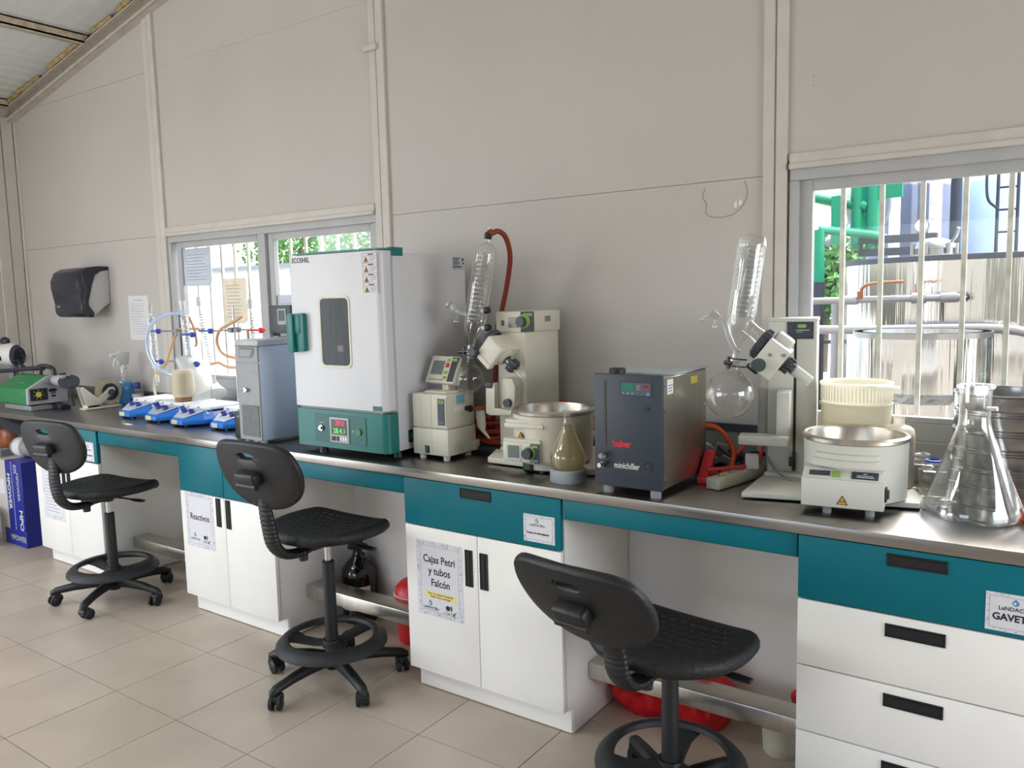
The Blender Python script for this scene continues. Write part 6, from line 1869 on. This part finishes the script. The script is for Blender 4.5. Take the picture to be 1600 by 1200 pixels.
MB().loft([(Vector((-1.42, -.50, .800)), (.04, .05)), (Vector((-1.35, -.50, .796)), (.055, .065)), (Vector((-1.20, -.49, .760)), (.058, .07)), (Vector((-1.06, -.48, .735)), (.05, .05)), (Vector((-1.00, -.48, .725)), (.02, .03))], 16).out('cloth', M_DISP, dbg)

# ================================================================== OUTSIDE
yard = struct(MB().box(-40, 40, .10, 60, -.25, -.13).out('ground', M_GROUND))


def tank(cx, cy, r_, z0, z1, name, label, m_, dome=.0, rim=False, legs=False):
    t = root(name, (cx, cy, -.13), 0, label, 'tank')
    pr = [(0, z0 - .10 * r_), (r_ * .5, z0 - .08 * r_), (r_ * .85, z0 - .03 * r_), (r_, z0 + .05), (r_, z1)]
    if dome: pr += [(r_ * .95, z1 + dome * .3), (r_ * .7, z1 + dome * .75), (r_ * .35, z1 + dome * .96), (0, z1 + dome)]
    else: pr += [(0, z1)]
    MB().lathe(pr, (cx, cy, 0), 72).out('shell', m_, t)
    if rim:
        MB().lathe([(r_, z1 - .03), (r_ + .03, z1 - .03), (r_ + .03, z1 + .004), (r_, z1 + .006)], (cx, cy, 0), 72).out('rim', M_DARKPIPE, t)
    if legs:
        for k in range(4):
            a = pi / 4 + k * pi / 2
            MB().cyl((cx + r_ * .8 * cos(a), cy + r_ * .8 * sin(a), -.13), (cx + r_ * .8 * cos(a), cy + r_ * .8 * sin(a), z0 + .05), .04, n=12).out('leg', m_, t)
    return t


tk1 = tank(4.05, 3.72, .98, .55, 1.735, 'steel_tank', 'large polished steel vat with dark rim outside the right window', M_TANK, 0, True, True)
mh = MB().lathe([(.115, 1.735), (.115, 1.80), (.13, 1.802), (.13, 1.82), (.11, 1.85), (.05, 1.872), (0, 1.876)], (3.72, 3.30, 0), 32).out('manhole', mat('weathered_steel', (150, 150, 150), 0.3, 1.0), tk1)
b = MB()
for k in range(6):
    a = k * pi / 3 + .3
    b.cyl((3.72 + .135 * cos(a), 3.30 + .135 * sin(a), 1.765), (3.72 + .135 * cos(a), 3.30 + .135 * sin(a), 1.835), .014, n=8)
b.tube([(3.83, 3.25, 1.84), (3.86, 3.22, 1.88), (3.875, 3.2, 1.93)], .010, 8)
b.out('wing_nut', mat('weathered_steel', (150, 150, 150), 0.3, 1.0), mh)
gg = MB().cyl((3.655, 3.18, 1.85), (3.655, 3.18, 1.91), .010, n=10).cyl((3.655, 3.20, 1.955), (3.655, 3.165, 1.955), .048, n=24).out('pressure_gauge', mat('weathered_steel', (150, 150, 150), 0.3, 1.0), tk1)
MB().cyl((3.655, 3.165, 1.955), (3.655, 3.1640, 1.955), .040, n=24).out('dial_face', M_PLAST, gg)
MB().lathe([(0, 1.735), (.10, 1.735), (.10, 1.80), (.06, 1.85), (0, 1.86)], (4.55, 3.35, 0), 28).out('fitting', mat('weathered_steel', (150, 150, 150), 0.3, 1.0), tk1)
tk2 = tank(3.835, 2.05, .345, .93, 1.300, 'steel_tank', 'smaller polished steel vessel with round bottom standing before the vat', M_TANK, 0, False, True)
MB().lathe([(.345, 1.27), (.352, 1.27), (.352, 1.300), (.30, 1.300), (.30, 1.29)], (3.835, 2.05, 0), 60).out('top_band', mat('weathered_steel', (150, 150, 150), 0.3, 1.0), tk2)
tk3 = tank(4.92, 2.55, .42, .55, 1.75, 'steel_tank', 'tall polished steel vessel cut off by the right edge of the picture', M_TANK, .1, False, True)
pp = root('pipe_run', (3.6, 2.2, 1.4), 0, 'grey galvanised pipe with elbow and tap crossing in front of the vat', 'pipe')
MB().tube([(2.6, 2.62, 1.462), (3.05, 2.60, 1.466), (3.88, 2.60, 1.476), (3.99, 2.60, 1.476)], .022, 12).cyl((3.86, 2.6, 1.476), (3.95, 2.6, 1.477), .032, n=14).cyl((3.30, 2.6, 1.468), (3.38, 2.6, 1.469), .030, n=14).tube([(3.74, 2.60, 1.476), (3.745, 2.60, 1.42), (3.745, 2.59, 1.32)], .020, 12).cyl((3.70, 2.6, 1.475), (3.78, 2.6, 1.476), .034, n=14).out('pipe', M_PIPE, pp)
MB().tube([(3.40, 2.58, 1.48), (3.42, 2.56, 1.55), (3.50, 2.55, 1.575), (3.66, 2.55, 1.58)], .010, 8).cyl((3.40, 2.59, 1.48), (3.40, 2.57, 1.53), .018, n=10).out('tap', mat('rust_tap', (150, 92, 60), 0.6), pp)
MB().tube([(3.02, 2.46, 1.285), (3.50, 2.46, 1.285), (4.16, 2.46, 1.295), (4.40, 2.46, 1.25)], .028, 12).out('lower_pipe', M_PIPE, pp)
fr_ = root('pipe_rack', (2.9, 4.2, 0), 0, 'green painted pipe frame with dark lower post outside the right window', 'pipe rack')
MB().cyl((2.80, 3.9, 1.60), (2.80, 3.9, 2.02), .045, n=14).cyl((3.02, 4.2, 1.86), (3.02, 4.2, 2.75), .05, n=14).cyl((3.14, 4.2, 1.86), (3.14, 4.2, 2.75), .05, n=14).tube([(2.80, 3.9, 2.02), (3.10, 4.1, 1.98), (3.24, 4.2, 1.94)], .035, 10).tube([(2.55, 4.1, 2.35), (2.9, 4.2, 2.25), (3.1, 4.2, 2.20)], .045, 12).tube([(2.62, 4.1, 2.20), (2.62, 4.1, 2.60)], .06, 12).box(3.12, 3.36, 4.18, 4.22, 2.26, 2.40).box(2.84, 2.95, 4.1, 4.14, 1.9, 2.3).out('green_pipe', M_GREENPIPE, fr_)
MB().cyl((2.80, 3.9, -.13), (2.80, 3.9, 1.60), .05, n=14).box(2.78, 2.98, 3.88, 3.92, 1.44, 1.47).box(2.78, 2.98, 3.88, 3.92, 1.10, 1.13).box(3.05, 3.62, 4.15, 4.22, 1.90, 1.96).box(3.05, 3.62, 4.15, 4.22, 1.80, 1.86).out('dark_post', M_DARKPIPE, fr_)
MB().cyl((3.07, 4.3, 1.9), (3.07, 4.3, 2.9), .035, n=12).out('aqua_pipe', mat('aqua_pipe', (60, 200, 204), 0.5), fr_)
MB().cyl((2.98, 3.8, .2), (2.98, 3.8, 1.42), .05, n=14).out('grey_post', M_PIPE, fr_)
wv = root('white_vessel', (2.75, 5.2, 2.3), 0, 'rounded off-white vessel end among the green pipes', 'tank')
MB().sphere((2.78, 4.9, 2.42), .26, .3, .20, 20, 12).out('shell', M_BUILD, wv)
MB().tube([(2.86, 4.6, 2.28), (2.88, 4.6, 2.1), (2.80, 4.5, 1.98), (2.7, 4.5, 1.94)], .03, 10).tube([(2.9, 4.6, 2.3), (3.0, 4.55, 2.1), (3.12, 4.5, 2.04), (3.2, 4.5, 2.2), (3.2, 4.5, 2.7)], .022, 10).out('pipe', M_PIPE, wv)
gtk = tank(3.18, 5.6, .36, .2, 2.46, 'grey_tank', 'dull blue-grey tank behind the green pipes', M_GREYTANK, .10)
wp = root('white_standpipe', (3.3, 4.6, 0), 0, 'white vertical pipe in front of the dull grey tank', 'pipe')
MB().cyl((3.20, 4.80, -.13), (3.20, 4.80, 3.2), .045, n=14).out('pipe', M_BUILD, wp)
wp = root('rusty_standpipe', (3.6, 4.6, 0), 0, 'rust-streaked white vertical pipe left of the blue silo', 'pipe')
MB().cyl((3.49, 5.0, -.13), (3.49, 5.0, 3.2), .05, n=14).out('pipe', M_BARS, wp)
MB().cyl((3.64, 5.05, -.13), (3.64, 5.05, 3.2), .045, n=12).out('dark_pipe', M_DARKPIPE, wp)
sl = tank(3.86, 6.3, .42, -.05, 2.50, 'blue_silo', 'pale blue cylindrical silo behind the vat', M_SILO, .18)
sl2 = tank(4.95, 7.0, .78, -.05, 3.4, 'grey_silo', 'broad pale grey silo filling the upper right of the right window', M_SILO2, .2)
ld = root('ladder', (4.0, 5.4, 0), 0, 'thin dark ladder between the blue silo and the grey silo', 'ladder')
for x in (3.93, 4.08):
    MB().cyl((x, 5.3, -.13), (x, 5.3, 3.1), .014, n=8).out('rail', M_DARKPIPE, ld)
for k in range(16):
    MB().cyl((3.93, 5.3, .1 + k * .19), (4.08, 5.3, .1 + k * .19), .010, n=8).out('rung', M_DARKPIPE, ld)
MB().tube([(3.93, 5.25, 2.2), (3.86, 5.2, 2.3), (3.86, 5.2, 2.6), (3.93, 5.25, 2.7)], .012, 8).out('hoop', M_DARKPIPE, ld)
# yard wall / sheds seen through the left window
def shed(x0, x1, y0, y1, z1, label, m_=M_BUILD, roof_m=M_PIPE):
    t = root('white_shed', ((x0 + x1) / 2, (y0 + y1) / 2, -.13), 0, label, 'shed')
    MB().box(x0, x1, y0, y1, -.13, z1).out('wall', m_, t)
    MB().box(x0 - .1, x1 + .1, y0 - .1, y1 + .1, z1, z1 + .08).out('roof', roof_m, t)
    n = int((x1 - x0) / .55)
    for k in range(n):
        MB().box(x0 + k * (x1 - x0) / n + .01, x0 + (k + 1) * (x1 - x0) / n - .01, y0 - .02, y0, -.1, z1 - .05).out('wall_sheet', m_, t)
    return t


shed(-15.5, -2.0, 9.0, 12.0, 2.30, 'long white sheet-clad shed across the yard beyond the left window')
for (x, y, w_, h_, m_, lab, nm, ct) in ((-7.9, 5.8, .7, .5, mat('crate_rust', (196, 158, 138), 0.8), 'rust-red crate stack in the yard', 'crate', 'crate'), (-6.7, 6.4, .7, .9, mat('drum_blue', (90, 140, 176), 0.5), 'blue plastic drum in the yard', 'drum', 'drum'), (-5.6, 6.0, .9, .7, M_GREYBOX, 'grey crate in the yard', 'crate', 'crate')):
    t = root(nm, (x, y, -.13), 0, lab, ct)
    if nm == 'drum':
        MB().lathe([(0, -.13), (.34, -.13), (.35, .1), (.36, .12), (.35, .14), (.35, .45), (.36, .47), (.35, .49), (.34, .75), (0, .76)], (x, y, 0), 28).out('barrel', m_, t)
    else:
        for k in range(3):
            MB().box(x - w_ / 2, x + w_ / 2, y - .3, y + .3, -.13 + k * h_ / 3 + .01, -.13 + (k + 1) * h_ / 3 - .01, .01, 1).out('slat', m_, t)


def tree(x, y, h, r_, seed, label):
    t = root('leafy_tree', (x, y, -.13), 0, label, 'tree', 'trees beyond the yard')
    rnd = random.Random(seed)
    MB().loft([(Vector((x, y, -.13)), .16), (Vector((x + .1, y, h * .55)), .09), (Vector((x, y, h * .8)), .05)], 10).out('trunk', M_BARK, t)
    m = MB()
    for k in range(2600):
        u_, v_ = rnd.uniform(0, 2 * pi), rnd.uniform(-1, 1)
        rr_ = r_ * rnd.uniform(.02, 1.0) ** .4 * (1 + .25 * sin(u_ * 3 + seed) * cos(v_ * 4))
        c = Vector((x + rr_ * sqrt(1 - v_ * v_) * cos(u_), y + rr_ * sqrt(1 - v_ * v_) * sin(u_), h * .72 + rr_ * v_ * .85))
        a = Vector((rnd.uniform(-1, 1), rnd.uniform(-1, 1), rnd.uniform(-1, 1))).normalized() * .085
        b_ = a.cross(Vector((rnd.uniform(-1, 1), rnd.uniform(-1, 1), rnd.uniform(-1, 1)))).normalized() * .065
        m.quad(c - a, c - b_, c + a, c + b_)
    m.out('foliage', M_LEAF, t, kind='stuff', smooth=0)


tree(-12.6, 15.0, 4.6, 1.75, 1, 'bushy green tree above the white shed, seen through the left pane')
tree(-8.2, 15.5, 4.9, 1.75, 2, 'bushy green tree above the white shed, seen beside the window mullion')
tree(-17.6, 16.0, 4.6, 1.9, 3, 'bushy green tree above the white shed, leftmost of the row')
tree(0.25, 14.0, 2.3, 1.1, 5, 'low bush glimpsed left of the dark post through the right window')

# ------------------------------------------------------------------ groups of like things
GROUPS = {'lab_stool': 'lab stools along the bench', 'magnetic_stirrer': 'magnetic stirrers in a row', 'reflux_condenser': 'reflux condensers on stands',
          'clamp': 'clamps holding the condensers', 'stand_rod': 'stand rods behind the stirrers', 'base_cabinet': 'base cabinets', 'knee_space': 'knee spaces between the cabinets',
          'plastic_tub': 'nested plastic tubs', 'square_jar': 'square glass jars', 'steel_tank': 'steel tanks in the yard', 'window_paper': 'papers on the left window',
          'window_bars': 'window bars', 'heating_bath': 'heating baths', 'rotary_evaporator': 'rotary evaporators', 'paper_sign': 'paper signs on the cupboards',
          'paper_label': 'bordered labels on the teal drawers', 'red_bag': 'red bags under the bench', 'hose': 'hoses on the condensers'}
for o in list(COL.objects):
    if o.parent is None and o.get('category'):
        gname = GROUPS.get(o.name.split('.')[0])
        if gname and not o.get('group'):
            o['group'] = gname
